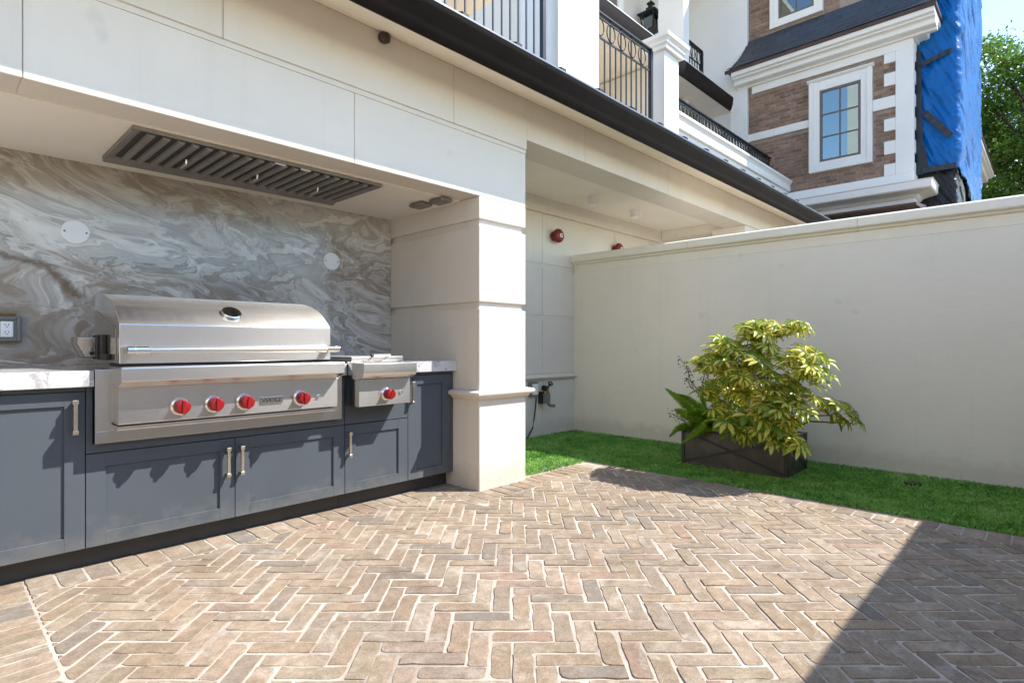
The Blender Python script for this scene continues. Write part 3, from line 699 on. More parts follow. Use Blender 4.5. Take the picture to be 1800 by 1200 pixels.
hb = MB().tube([(.640, 2.972, 1.002), (1.662, 2.972, 1.002)], .0165, 20).build('hood_handle', 'steel', hd, smooth=40)
for xa, xb in ((.668, .722), (1.590, 1.664)): MB().tube([(xa, 2.972, 1.002), (xb, 2.972, 1.002)], .0195, 20).build('collar', 'chrome', hb, .0015, smooth=40)
for xa in (.652, 1.625):
    B(xa - .016, xa + .016, 2.962, 3.0455, .985, 1.019).build('handle_bracket', 'steel', hb, .004)
MB().lathe((.634, 2.972, 1.002), (1, 0, 0), [(0, .012), (.002, .020), (.03, .0205), (.032, .016)], 20).build('end_cap', 'chrome', hb, smooth=30)
# thermometer set in the sloping part of the hood
nrm = Vector((0, -.60, .80)); c_ = Vector((1.128, 3.118, 1.1855))
th_ = MB().lathe(c_ - nrm * .002, nrm, [(0, .050), (.014, .050), (.018, .046), (.018, .041), (.010, .040)], 28).build('thermometer', 'chrome', hd, smooth=30)
MB().lathe(c_ + nrm * .008, nrm, [(0, .040), (.001, .040)], 28).build('dial', 'plate_white', th_)
a_ = Vector((1, 0, 0)); b_ = nrm.cross(a_)
MB().tube([c_ + nrm * .0105 - b_ * .008, c_ + nrm * .0105 + b_ * .020 + a_ * .006], .0018, 5).build('needle', 'screw', th_)
for k in range(9):
    an = R(-130 + 32.5 * k); d_ = a_ * math.sin(an) + b_ * math.cos(an)
    MB().tube([c_ + nrm * .0098 + d_ * .029, c_ + nrm * .0098 + d_ * .036], .0014, 4).build('tick_mark', 'screw', th_)
def knob(par, x, y, z, s=1.0, tilt=0):
    k = MB().lathe((x, y, z), (0, -1, 0), [(0, .042 * s), (.006, .043 * s), (.009, .040 * s), (.011, .036 * s), (.014, .0355 * s)], 28).build('knob', 'chrome', par, smooth=30)
    MB().lathe((x, y - .0142, z), (0, -1, 0), [(0, .034 * s), (.036, .0325 * s), (.043, .030 * s), (.045, .026 * s)], 28).build('knob_cap', 'knob_red', k, smooth=35)
    m = MB().box(-.0085 * s, .0085 * s, -.066, -.050, -.033 * s, .033 * s)
    ca, sa = math.cos(tilt), math.sin(tilt)
    m.v = [(x + a * ca + c * sa, y + b, z - a * sa + c * ca) for a, b, c in m.v]
    m.build('grip', 'knob_red', k, .003)
    return k
for x, tl in ((.867, 0.05), (1.018, .02), (1.167, .12), (1.471, -.05)): knob(pan, x, 3.040, .731, 1.0, tl)
bd = B(1.246, 1.366, 3.0335, 3.0398, .712, .748).build('badge', 'nickel', pan, .0015)
B(1.250, 1.362, 3.0325, 3.0334, .716, .744).build('badge_field', 'chrome', bd)
cu = bpy.data.curves.new('badge_text', 'FONT'); cu.body = 'WOLF'; cu.size = .030; cu.extrude = .0008; cu.align_x = 'CENTER'; cu.align_y = 'CENTER'; cu.offset = .0006
to = bpy.data.objects.new('badge_text_tmp', cu); COL.objects.link(to)
bpy.context.view_layer.update()
tm = bpy.data.meshes.new_from_object(to.evaluated_get(bpy.context.evaluated_depsgraph_get()))
bpy.data.objects.remove(to)
tm.materials.clear(); tm.materials.append(MAT['screw'])
lo = bpy.data.objects.new('lettering', tm); link(lo, bd)
lo.location = Vector((1.306, 3.0316, .730)) - ORG[gr.name]; lo.rotation_euler = (R(90), 0, 0); lo.scale = (1.28, 1, 1)
MB().lathe((1.575, 3.04, .735), (0, -1, 0), [(0, .0105), (.004, .0105), (.006, .008), (.012, .007), (.013, .004)], 14).build('igniter_button', 'chrome', pan, smooth=40)
for xx in (.60, 1.735): pass
# rotisserie motor bracket at the left end of the hood
rm = MB().prism('y', [(.600, 1.062), (.531, 1.062), (.529, 1.035), (.560, .968), (.600, .966)], 3.428, 3.436).build('rotisserie_bracket', 'nickel', gr, .001)
MB().prism('y', [(.598, 1.066), (.520, 1.066), (.516, 1.035), (.548, .962), (.598, .960)], 3.437, 3.53).build('motor_housing', 'vent_steel', rm, .004)
B(.601, .621, 3.40, 3.50, .955, 1.075).build('mount_block', 'black_plastic_part', rm, .003)
MB().lathe((.586, 3.428, .985), (0, -1, 0), [(0, .010), (.006, .010)], 12).build('bolt', 'black_plastic_part', rm); MB().lathe((.583, 3.428, 1.005), (0, -1, 0), [(0, .007), (.01, .006)], 12).build('bolt', 'chrome', rm)
MB().box(.6005, .6175, 3.28, 3.33, .985, 1.075).box(.6005, .6175, 3.20, 3.34, .955, .983).build('hinge_plate', 'vent_dark', rm, .003)

# side burner
sb = thing('side_burner', (2.02, 3.3, .65), 'small stainless side burner with one red knob right of the grill', 'side burner')
SX0, SX1 = 1.822, 2.203
sp = MB().prism('x', [(3.022, .815), (3.022, .654), (3.026, .650), (3.179, .650), (3.179, .815)], SX0 + .004, SX1 - .002).build('control_panel', 'steel', sb, .0015)
MB().prism('x', [(2.957, .914), (2.953, .910), (2.953, .866), (2.956, .848), (2.966, .834), (2.982, .825), (3.03, .8155), (3.62, .8155), (3.62, .914)], SX0 - .004, SX1).build('front_shelf', 'steel', sb, .0015, smooth=25)
B(1.8205, 2.236, 3.145, 3.615, .9145, .920).build('deck', 'steel_side', sb, .001)
lid = B(1.842, 2.226, 3.135, 3.60, .921, .950).build('lid', 'steel', sb, .003)
lh = MB().tube([(1.962, 3.095, .958), (2.098, 3.095, .958)], .008, 12).build('lid_handle', 'chrome', lid, smooth=40)
for xx in (1.975, 2.085): MB().tube([(xx, 3.095, .956), (xx, 3.14, .938)], .006, 8).build('handle_post', 'chrome', lh, smooth=40)
MB().lathe((1.956, 3.095, .958), (1, 0, 0), [(0, .010), (.016, .010)], 12).build('end_cap', 'screw', lh)
knob(sp, 2.022, 3.022, .719, .95, .35)
MB().lathe((2.125, 3.022, .725), (0, -1, 0), [(0, .010), (.004, .010), (.012, .006)], 14).build('igniter_button', 'chrome', sp, smooth=40)

# ------------------------------------------------------------------ vent hood in the alcove ceiling
vh = thing('vent_hood', (1.38, 3.44, 2.02), 'dark steel vent hood with slanted baffles set in the alcove ceiling', 'vent hood')
VX0, VX1, VY0, VY1 = .69, 2.055, 3.12, 3.765
B(VX0 + .02, VX1 - .02, VY0 + .02, VY1 - .02, 2.046, 2.0575).build('cavity_shade', 'vent_dark', vh)  # flat dark plate stands in for the shade above the baffles
fr = MB()
fr.prism('x', [(VY0, 2.0578), (VY0, 2.040), (VY0 + .012, 2.040), (VY0 + .02, 2.0578)], VX0, VX1)
fr.prism('x', [(VY1, 2.0578), (VY1, 2.030), (VY1 - .012, 2.024), (VY1 - .085, 2.0455), (VY1 - .085, 2.0578)], VX0, VX1)
fr.prism('y', [(VX0, 2.0578), (VX0, 2.036), (VX0 + .012, 2.036), (VX0 + .055, 2.052), (VX0 + .055, 2.0578)], VY0 + .0205, VY1 - .0855)
fr.prism('y', [(VX1, 2.0578), (VX1, 2.036), (VX1 - .012, 2.036), (VX1 - .055, 2.052), (VX1 - .055, 2.0578)], VY0 + .0205, VY1 - .0855)
fr.build('frame', 'vent_steel', vh, .001)
nb_ = 19; x0_ = VX0 + .06; pw = (VX1 - VX0 - .12) / nb_
for k in range(nb_):
    a = x0_ + k * pw + .006; b = a + pw - .028
    MB().prism('y', [(a, 2.045), (a + .006, 2.030), (a + .012, 2.028), (b - .012, 2.028), (b - .006, 2.030), (b, 2.045)], VY0 + .03, VY1 - .09).build('baffle', 'vent_steel', vh, .002)
for xx in (1.0, 1.38, 1.76):
    MB().tube([(xx, 3.40, 2.03), (xx, 3.41, 2.006), (xx, 3.50, 2.006), (xx, 3.51, 2.03)], .006, 8).build('filter_handle', 'nickel', vh, smooth=60)
for xx in (1.40, 1.55):
    B(xx - .03, xx + .03, VY0 + .014, VY0 + .028, 2.035, 2.042).build('switch', 'plate_white', vh, .002)
# paired ceiling units near the pillar
def ceil_unit(label, x, y):
    o = MB().rectsweep(x - .025, x + .025, y - .045, y + .045, [(.02, 2.0578), (.02, 2.050), (.028, 2.048), (.028, 2.036), (.015, 2.026), (0, 2.024)]).build('ceiling_light', 'vent_steel', None, .003, loc=(x, y, 2.05))
    meta(o, label, 'light', 'flat lights in the alcove ceiling')
ceil_unit('flat grey alcove ceiling light nearer the marble', 2.53, 3.345); ceil_unit('flat grey alcove ceiling light nearer the pillar front', 2.555, 3.145)
# round cover plates
for x, r_, lab in ((.605, .066, 'round white cover plate on the marble above the left end of the grill'), (2.168, .066, 'round white cover plate on the marble near the pillar')):
    z = 1.659
    p_ = thing('cover_plate', (x, 3.977, z), lab, 'cover plate', 'round plates on the marble')
    MB().lathe((x, 3.9779, z), (0, -1, 0), [(0, r_), (.004, r_), (.006, r_ - .003)], 40).build('plate', 'plate_white', p_, smooth=30)
    for s_ in (-1, 1): MB().lathe((x + s_ * .05, 3.9719, z), (0, -1, 0), [(0, .005), (.002, .004)], 10).build('screw', 'screw', p_)
# weatherproof socket
so = thing('power_outlet', (.325, 3.96, 1.1), 'grey weatherproof power outlet on the marble left of the grill', 'outlet')
MB().rectsweep(.255, .365, 3.945, 3.977, [(.0, 1.04), (.006, 1.043), (.006, 1.172), (0, 1.176)]).build('box', 'outlet_grey', so, .004)
fr = MB(); fr.box(.252, .268, 3.928, 3.939, 1.045, 1.172); fr.box(.352, .368, 3.928, 3.939, 1.045, 1.172); fr.box(.2685, .3515, 3.928, 3.939, 1.045, 1.06); fr.box(.2685, .3515, 3.928, 3.939, 1.157, 1.172); fr.build('cover_frame', 'outlet_grey', so, .003)
fp = B(.287, .338, 3.932, 3.9385, 1.066, 1.148).build('face_plate', 'plate_white', so, .003)
for z in (1.088, 1.126):
    for dx in (-.007, .007): B(.3125 + dx - .0015, .3125 + dx + .0015, 3.9312, 3.9319, z, z + .009).build('slot', 'screw', fp)
    MB().lathe((.3125, 3.932, z - .007), (0, -1, 0), [(0, .003), (.0006, .003)], 10).build('slot', 'screw', fp)
MB().tube([(.272, 3.945, 1.186), (.35, 3.945, 1.186)], .006, 8).build('hinge', 'brass', so)
# dead leaf on the toe kick
o = MB().add([(1.0, 3.225, .062), (1.03, 3.222, .075), (1.055, 3.226, .060), (1.04, 3.23, .045), (1.012, 3.228, .05)], [(0, 1, 2, 3, 4)]).build('fallen_leaf', 'leaf_litter', None, 0, loc=(1.03, 3.225, .05))
o.location = (.80, 3.245, 0.09); meta(o, 'small orange dry leaf stuck below the grill doors', 'leaf')
# small wasp nest under the eave
n_ = MB(); rr = random.Random(3)
n_.lathe((1.905, 2.87, 2.872), (0, 0, -1), [(0, .02), (.012, .034), (.03, .040), (.046, .034), (.056, .018)], 12)
n_.v = [(a + rr.uniform(-.004, .004), b + rr.uniform(-.004, .004), c) for a, b, c in n_.v]
o = n_.build('wasp_nest', 'bark', None, 0, loc=(1.905, 2.87, 2.85)); meta(o, 'small dark nest stuck under the eave above the vent', 'nest')

# ------------------------------------------------------------------ carport fittings
def bell(label, x, z):
    y = 4.1495
    b = thing('alarm_bell', (x, y, z), label, 'alarm bell', 'red alarm bells on the carport wall')
    MB().lathe((x - .01, y, z), (0, -1, 0), [(0, .052), (.035, .052), (.04, .045)], 18).build('back_box', 'bell_red', b, smooth=35)
    MB().lathe((x - .01, y - .0405, z), (0, -1, 0), [(0, .058), (.014, .058)], 18).build('ring', 'black_plastic_part', b)
    MB().lathe((x, y - .056, z), (0, -1, 0), [(0, .078), (.012, .080), (.03, .076), (.045, .062), (.054, .040), (.057, .018)], 26).build('gong', 'bell_red', b, smooth=40)
    MB().lathe((x, y - .1131, z), (0, -1, 0), [(0, .024), (.002, .023)], 18).build('label_disc', 'plate_white', b)
    MB().lathe((x, y - .1153, z), (0, -1, 0), [(0, .010), (.006, .008)], 12).build('bolt', 'screw', b)
    MB().lathe((x - .072, y - .02, z), (0, -1, 0), [(0, .012), (.02, .01)], 8).build('stud', 'bell_red', b)
bell('red round alarm bell on the carport wall above the planter corner', 5.03, 2.262)
bell('red alarm bell half hidden behind the boundary wall coping', 6.27, 2.258)
for x, lab in ((5.17, 'white cylindrical ceiling light nearer the pillar in the carport'), (6.04, 'white cylindrical ceiling light farther along the carport')):
    l_ = thing('ceiling_cylinder_light', (x, 3.70, 2.58), lab, 'light', 'cylinder lights on the carport ceiling')
    MB().lathe((x, 3.70, 2.6675), (0, 0, -1), [(0, .056), (.09, .056), (.092, .050)], 24).build('housing', 'fitting_white', l_, smooth=35)
    MB().lathe((x, 3.70, 2.5752), (0, 0, -1), [(0, .048), (.003, .047)], 24).build('lens', 'plate_white', l_)
# hose tap
tp = thing('garden_tap', (4.80, 4.10, .38), 'black garden tap with hose timer low on the carport wall', 'tap')
B(4.752, 4.80, 4.09, 4.149, .37, .50).build('wall_plate', 'black_plastic_part', tp, .004)
B(4.765, 4.835, 4.035, 4.0895, .375, .485).build('timer', 'outlet_grey', tp, .008)
MB().tube([(4.79, 4.10, .52), (4.80, 4.06, .53), (4.80, 4.04, .49)], .020, 10).build('spout', 'brass', tp, smooth=60)
MB().tube([(4.79, 4.11, .545), (4.80, 4.05, .535)], .03, 10).build('body', 'black_plastic_part', tp, smooth=60)
MB().tube([(4.80, 4.05, .545), (4.84, 4.04, .59)], .010, 8).build('stem', 'black_plastic_part', tp)
MB().tube([(4.84 + .03 * math.cos(a), 4.04 + .012 * math.sin(a), .592 + .02 * math.sin(a)) for a in [k * .628 for k in range(11)]], .008, 6).build('tap_wheel', 'black_plastic_part', tp, smooth=60)
MB().tube([(4.80, 4.05, .374), (4.83, 4.03, .35), (4.885, 4.02, .345)], .018, 10).build('hose_coupling', 'outlet_grey', tp, smooth=60)
ob = thing('junction_box', (4.63, 4.12, .5), 'small grey outlet box with a dark cable beside the garden tap', 'outlet')
B(4.585, 4.705, 4.10, 4.149, .46, .61).build('box', 'outlet_grey', ob, .006)
B(4.60, 4.69, 4.085, 4.0995, .475, .595).build('cover', 'fitting_white', ob, .005)
MB().tube([(4.67, 4.10, .455), (4.655, 4.10, .33), (4.63, 4.10, .20), (4.612, 4.10, .12), (4.57, 4.11, .06), (4.53, 4.11, .0)], .008, 8).build('cable', 'rubber', ob, smooth=60)

# ------------------------------------------------------------------ planter
pl = thing('planter_box', (4.79, 1.89, 0), 'dark grey rectangular planter with crossed raised bands on the grass', 'planter')
plain('planter_band', (.045, .040, .038), .5, .2, var=.3)
plain('planter_metal', (.082, .074, .069), .42, .25, var=.35, scale=7, bump=.15, bscale=30, rvar=.12)
QX0, QX1, QY0, QY1, QZ = 4.552, 5.03, 1.462, 2.33, .300
b_ = MB()
b_.box(QX0 + .006, QX1 - .006, QY0 + .006, QY0 + .03, .012, QZ - .008).box(QX0 + .006, QX1 - .006, QY1 - .03, QY1 - .006, .012, QZ - .008)
b_.box(QX0 + .006, QX0 + .03, QY0 + .031, QY1 - .031, .012, QZ - .008).box(QX1 - .03, QX1 - .006, QY0 + .031, QY1 - .031, .012, QZ - .008)
b_.build('body', 'planter_metal', pl)
B(QX0 + .031, QX1 - .031, QY0 + .031, QY1 - .031, .02, QZ - .045).build('soil', 'soil', pl)
for xa in (QX0, QX1 - .028):
    for ya in (QY0, QY1 - .028): B(xa, xa + .028, ya, ya + .028, -.01, QZ - .0005).build('corner_post', 'planter_band', pl, .003)
B(QX0 - .004, QX0 + .028, QY0 - .004, QY1 + .004, QZ, QZ + .008).build('rim', 'planter_metal', pl, .002); B(QX1 - .028, QX1 + .004, QY0 - .004, QY1 + .004, QZ, QZ + .008).build('rim', 'planter_metal', pl, .002)
B(QX0 + .0285, QX1 - .0285, QY0 - .004, QY0 + .028, QZ, QZ + .008).build('rim', 'planter_metal', pl, .002); B(QX0 + .0285, QX1 - .0285, QY1 - .028, QY1 + .004, QZ, QZ + .008).build('rim', 'planter_metal', pl, .002)
B(QX0 + .001, QX0 + .02, QY0 + .0285, QY1 - .0285, .004, .022).build('bottom_band', 'planter_metal', pl, .002)
def band(p, q, n, w=.011, t_=.004):
    p, q, n = Vector(p), Vector(q), Vector(n); d = (q - p).normalized(); s = d.cross(n) * w
    m = MB(); v = [p - s, p + s, q + s, q - s]; v += [a + n * t_ for a in v]
    m.add(v, [(0, 1, 2, 3), (7, 6, 5, 4), (0, 4, 5, 1), (1, 5, 6, 2), (2, 6, 7, 3), (3, 7, 4, 0)]); m.build('cross_band', 'planter_band', pl, .0015)
xf = QX0 + .0055
band((xf, QY0 + .03, .03), (xf, QY1 - .03, .285), (-1, 0, 0)); band((xf - .0035, QY0 + .03, .285), (xf - .0035, QY1 - .03, .03), (-1, 0, 0), t_=.0035)
band((QX0 + .03, QY0 + .0055, .03), (QX1 - .03, QY0 + .0055, .285), (0, -1, 0)); band((QX0 + .03, QY0 + .002, .285), (QX1 - .03, QY0 + .002, .03), (0, -1, 0), t_=.0035)

# ------------------------------------------------------------------ variegated schefflera
rng = random.Random(21)
def leaf_mesh(seed):
    r = random.Random(seed); v, f, tint, edge = [], [], [], []
    n = r.choice((6, 7, 8, 8, 9)); spread = r.uniform(290, 350); L0 = r.uniform(.066, .112); droop = r.uniform(-.1, .55)
    for k in range(n):
        a = R(-spread / 2 + spread * (k + .5) / n + r.uniform(-7, 7)); ll = L0 * (1 - .28 * abs((k + .5) / n - .5) * 2) * r.uniform(.9, 1.1)
        w = ll * r.uniform(.155, .195); tn = r.random() * .34
        dx, dy = math.cos(a), math.sin(a); px, py = -dy, dx; dr = droop * r.uniform(.7, 1.3); tw = r.uniform(-.25, .25)
        prof = [(.10, .10), (.22, .55), (.45, 1.0), (.70, .92), (.88, .55), (1.0, .03)]
        b = len(v)
        for s, ww in prof:
            z = .012 * math.sin(s * 3) - dr * ll * s * s * .55; rr_ = ll * (s - .10 * dr * s * s)
            for side in (-1, -.45, .45, 1):
                h = w * ww * side
                v.append((dx * rr_ + px * h, dy * rr_ + py * h, z + (.004 if abs(side) > .5 else 0) - abs(side) * 0 + h * tw)); tint.append(tn); edge.append(.92 if abs(side) > .5 else .20)
        for i in range(len(prof) - 1):
            for j in range(3): f.append((b + i * 4 + j, b + i * 4 + j + 1, b + i * 4 + 5 + j, b + i * 4 + 4 + j))
    me = bpy.data.meshes.new('leaf'); me.from_pydata(v, [], f); me.materials.append(MAT['leaf_variegated'])
    add_attr(me, 'tint', tint); add_attr(me, 'edge', edge)
    me.polygons.foreach_set('use_smooth', [True] * len(me.polygons)); return me
LM = [leaf_mesh(100 + i) for i in range(22)]
sf = thing('schefflera_bush', (4.80, 1.66, .26), 'bushy variegated schefflera with yellow and green fingered leaves in the planter', 'plant')
SB = Vector((4.80, 1.66, .26))
clumps = [  # centre, radii, leaves
    ((4.46, 1.52, 1.12), (.15, .26, .08), 34), ((4.40, 1.72, 1.00), (.14, .28, .09), 26), ((4.46, 1.98, .88), (.15, .17, .11), 24), ((4.42, 1.30, .84), (.16, .18, .13), 28),
    ((4.32, 1.62, .82), (.15, .36, .15), 46), ((4.34, 1.42, .62), (.13, .26, .14), 34), ((4.38, 1.82, .62), (.12, .22, .15), 28),
    ((4.34, 1.60, .44), (.09, .30, .12), 34), ((4.38, 1.42, .34), (.07, .15, .08), 12), ((4.40, 1.74, .34), (.06, .10, .08), 8), ((4.56, 1.16, .55), (.10, .10, .08), 8), ((4.62, 1.03, .50), (.06, .06, .05), 4)]
stems = MB()
for (c, rad, n) in clumps:
    c = Vector(c) + Vector((-.06, 0, .01))
    base = Vector((4.74 + rng.uniform(-.06, .06), 1.66 + rng.uniform(-.12, .12), .26))
    mid = base.lerp(c, .5) + Vector((rng.uniform(-.04, .04), rng.uniform(-.05, .05), .06))
    stems.tube([base, mid, c - Vector((0, 0, .04))], [.011, .008, .005], 6)
    for k in range(n):
        while True:
            u = Vector((rng.uniform(-1, 1), rng.uniform(-1, 1), rng.uniform(-1, 1)))
            if .25 < u.length < 1: break
        p = c + Vector((u.x * rad[0], u.y * rad[1], u.z * rad[2]))
        if p.x > 5.32: p.x = 5.32
        out = (p - Vector((4.62, 1.62, max(.30, p.z - .22)))).normalized()
        nrm = (out * .45 + Vector((.02, -.36, .85)) + Vector((rng.uniform(-.3, .3), rng.uniform(-.3, .3), rng.uniform(-.15, .25)))).normalized()
        o = bpy.data.objects.new('leaf', rng.choice(LM)); link(o, sf)
        q = nrm.to_track_quat('Z', 'Y'); q.rotate(Matrix.Rotation(rng.uniform(0, 6.28), 3, nrm).to_quaternion()) if False else None
        e = (Matrix.Rotation(0, 3, 'X') @ q.to_matrix() @ Matrix.Rotation(rng.uniform(0, 6.28), 3, 'Z')).to_euler()
        o.rotation_euler = e; o.location = p - SB; s_ = rng.uniform(.95, 1.38); o.scale = (s_, s_, s_)
        stems.tube([c - Vector((0, 0, .05)) + (p - c) * .15, c.lerp(p, .6) - Vector((0, 0, .03)), p], .0025, 4, cap=False)
stems.build('stem', 'schefflera_stem', sf, smooth=60)
# foxtail fern plumes
fe = thing('foxtail_fern', (4.70, 2.12, .26), 'bright green foxtail fern with plumes leaning out of the planter end', 'plant')
def plume(pts, rad, n, mat='leaf_fern'):
    pts = [Vector(p) for p in pts]; V, F, T = [], [], []
    def at(t):
        k = min(int(t * (len(pts) - 1)), len(pts) - 2); u = t * (len(pts) - 1) - k; return pts[k].lerp(pts[k + 1], u), (pts[k + 1] - pts[k]).normalized()
    for i in range(n):
        t_ = (i + rng.random()) / n; c, d = at(t_)
        a = d.cross(Vector((0, 0, 1))).normalized(); b = d.cross(a); an = rng.uniform(0, 6.28)
        o_ = a * math.cos(an) + b * math.sin(an)
        r_ = rad * (1 - max(0, t_ - .45) / .55 * .85) * min(1, .5 + t_ * 3) * rng.uniform(.7, 1.1)
        tip = c + o_ * r_ + d * r_ * .75; s = d.cross(o_) * .0042; k = len(V)
        V += [tuple(c - s - SB2), tuple(c + s - SB2), tuple(c.lerp(tip, .6) + s * 1.2 - SB2), tuple(tip - SB2), tuple(c.lerp(tip, .6) - s * 1.2 - SB2)]
        F.append((k, k + 1, k + 2, k + 3, k + 4)); T += [rng.random() * .5] * 5
    me = raw_mesh('frond', V, F, mat); add_attr(me, 'tint', T); o = bpy.data.objects.new('frond', me); link(o, fe)
SB2 = ORG[fe.name]
plume([(4.70, 2.10, .29), (4.66, 2.27, .45), (4.60, 2.38, .555), (4.55, 2.475, .635)], .062, 1300)
plume([(4.68, 2.12, .29), (4.60, 2.24, .38), (4.56, 2.33, .44), (4.53, 2.38, .46)], .058, 900)
plume([(4.66, 2.02, .31), (4.56, 2.06, .35), (4.48, 2.15, .30), (4.42, 2.25, .20)], .058, 1300)
plume([(4.66, 1.98, .31), (4.54, 2.02, .38), (4.46, 2.06, .36), (4.40, 2.12, .29)], .058, 1200)
plume([(4.68, 2.05, .29), (4.60, 2.02, .41), (4.55, 1.98, .46), (4.50, 1.95, .45)], .06, 1000)
plume([(4.72, 2.16, .29), (4.70, 2.26, .36), (4.68, 2.33, .39), (4.66, 2.37, .40)], .045, 500)
plume([(4.76, 2.10, .29), (4.78, 2.12, .50), (4.79, 2.13, .62), (4.80, 2.13, .70)], .036, 600)
plume([(4.76, 2.02, .29), (4.76, 2.00, .50), (4.77, 1.99, .60), (4.78, 1.98, .68)], .036, 600)
plume([(4.74, 2.16, .29), (4.76, 2.22, .48), (4.77, 2.25, .58), (4.77, 2.27, .64)], .034, 500)
plume([(4.70, 2.06, .29), (4.62, 2.16, .46), (4.55, 2.26, .56), (4.49, 2.33, .60)], .050, 1000)
plume([(4.68, 2.00, .29), (4.58, 2.10, .42), (4.50, 2.17, .46), (4.44, 2.23, .44)], .052, 1000)
plume([(4.66, 2.16, .29), (4.56, 2.26, .33), (4.49, 2.33, .31), (4.44, 2.38, .24)], .046, 900)
plume([(4.74, 2.06, .29), (4.72, 2.08, .52), (4.70, 2.10, .64), (4.69, 2.12, .72)], .040, 700)
# wispy shrub
ws = thing('wispy_shrub', (4.80, 2.20, .26), 'thin dark twiggy shrub rising behind the fern in the planter', 'plant')
V, F, T = [], [], []
for pts in ([(4.80, 2.16, .27), (4.80, 2.24, .55), (4.79, 2.36, .70), (4.78, 2.40, .84), (4.76, 2.46, .90)], [(4.80, 2.16, .27), (4.82, 2.16, .60), (4.81, 2.22, .76), (4.80, 2.18, .93)], [(4.80, 2.20, .27), (4.79, 2.26, .62), (4.78, 2.22, .80), (4.77, 2.24, .90)], [(4.79, 2.24, .55), (4.76, 2.36, .66), (4.74, 2.36, .82)], [(4.82, 2.12, .27), (4.84, 2.05, .62), (4.85, 2.08, .84)], [(4.74, 2.26, .27), (4.66, 2.38, .36), (4.60, 2.46, .42)]):
    MB().tube(pts, [.006] + [.004] * (len(pts) - 2) + [.002], 5).build('stem', 'shrub_stem', ws, smooth=60)
    P_ = [Vector(p) for p in pts]
    for k in range(46):
        t_ = rng.uniform(.42, 1.0) * (len(P_) - 1); i = min(int(t_), len(P_) - 2); c = P_[i].lerp(P_[i + 1], t_ - i) + Vector((rng.gauss(0, .02), rng.gauss(0, .02), rng.gauss(0, .02)))
        d = Vector((rng.uniform(-1, 1), rng.uniform(-1, 1), rng.uniform(-1, 1))).normalized() * rng.uniform(.012, .024); s = d.cross(Vector((rng.random(), rng.random(), rng.random()))).normalized() * .006
        q = len(V); off = ORG[ws.name]; V += [tuple(c - off), tuple(c + d * .5 + s - off), tuple(c + d - off), tuple(c + d * .5 - s - off)]; F.append((q, q + 1, q + 2, q + 3)); T += [rng.random()] * 4
me = raw_mesh('foliage', V, F, 'leaf_dark'); add_attr(me, 'tint', T); link(bpy.data.objects.new('foliage', me), ws)
# two fallen leaves
for (lx_, ly_), lab, rz in (((4.66, 2.52), 'small dry leaf lying on the grass left of the planter', .6), ((4.73, .36), 'small pale leaf lying on the grass near the right edge', 2.1)):
    o = MB().add([(-.022, 0, 0), (-.006, .010, .004), (.012, .008, .002), (.026, 0, .006), (.010, -.009, .003), (-.008, -.008, .002)], [(0, 1, 2, 3, 4, 5)]).build('fallen_leaf', 'leaf_litter', None, 0)
    o.location = (lx_, ly_, .026); o.rotation_euler = (.15, -.1, rz); meta(o, lab, 'leaf')
# sprinkler cap in the grass
o = MB().lathe((5.02, .75, -.005), (0, 0, 1), [(0, .055), (.022, .055), (.026, .045)], 16).build('drain_cap', 'black_plastic_part', None, 0, smooth=40, loc=(5.02, .75, 0)); meta(o, 'small black round cap sunk in the grass near the wall', 'drain')

# ------------------------------------------------------------------ brick villa beyond the wall
vl = thing('brick_villa', (14, 4, 0), 'brown brick villa with white quoins, cornice and dark slate roof beyond the wall', 'house')
VP = lambda n, mb, m='white_paint', bev=.006, par=None, **k: mb.build(n, m, par or vl, bev, **k)
FX = 12.30; CY = 1.87
wall = VP('wall', B(FX, 25, CY, 4.72, -.05, 6.7), 'mortar', 0); VP('wall', B(FX + .001, 25, 4.721, 8.5, -.05, 6.2), 'mortar', 0)
VP('upper_wall', B(FX + .002, 24, 2.3, 4.72, 6.7, 11), 'mortar', 0)
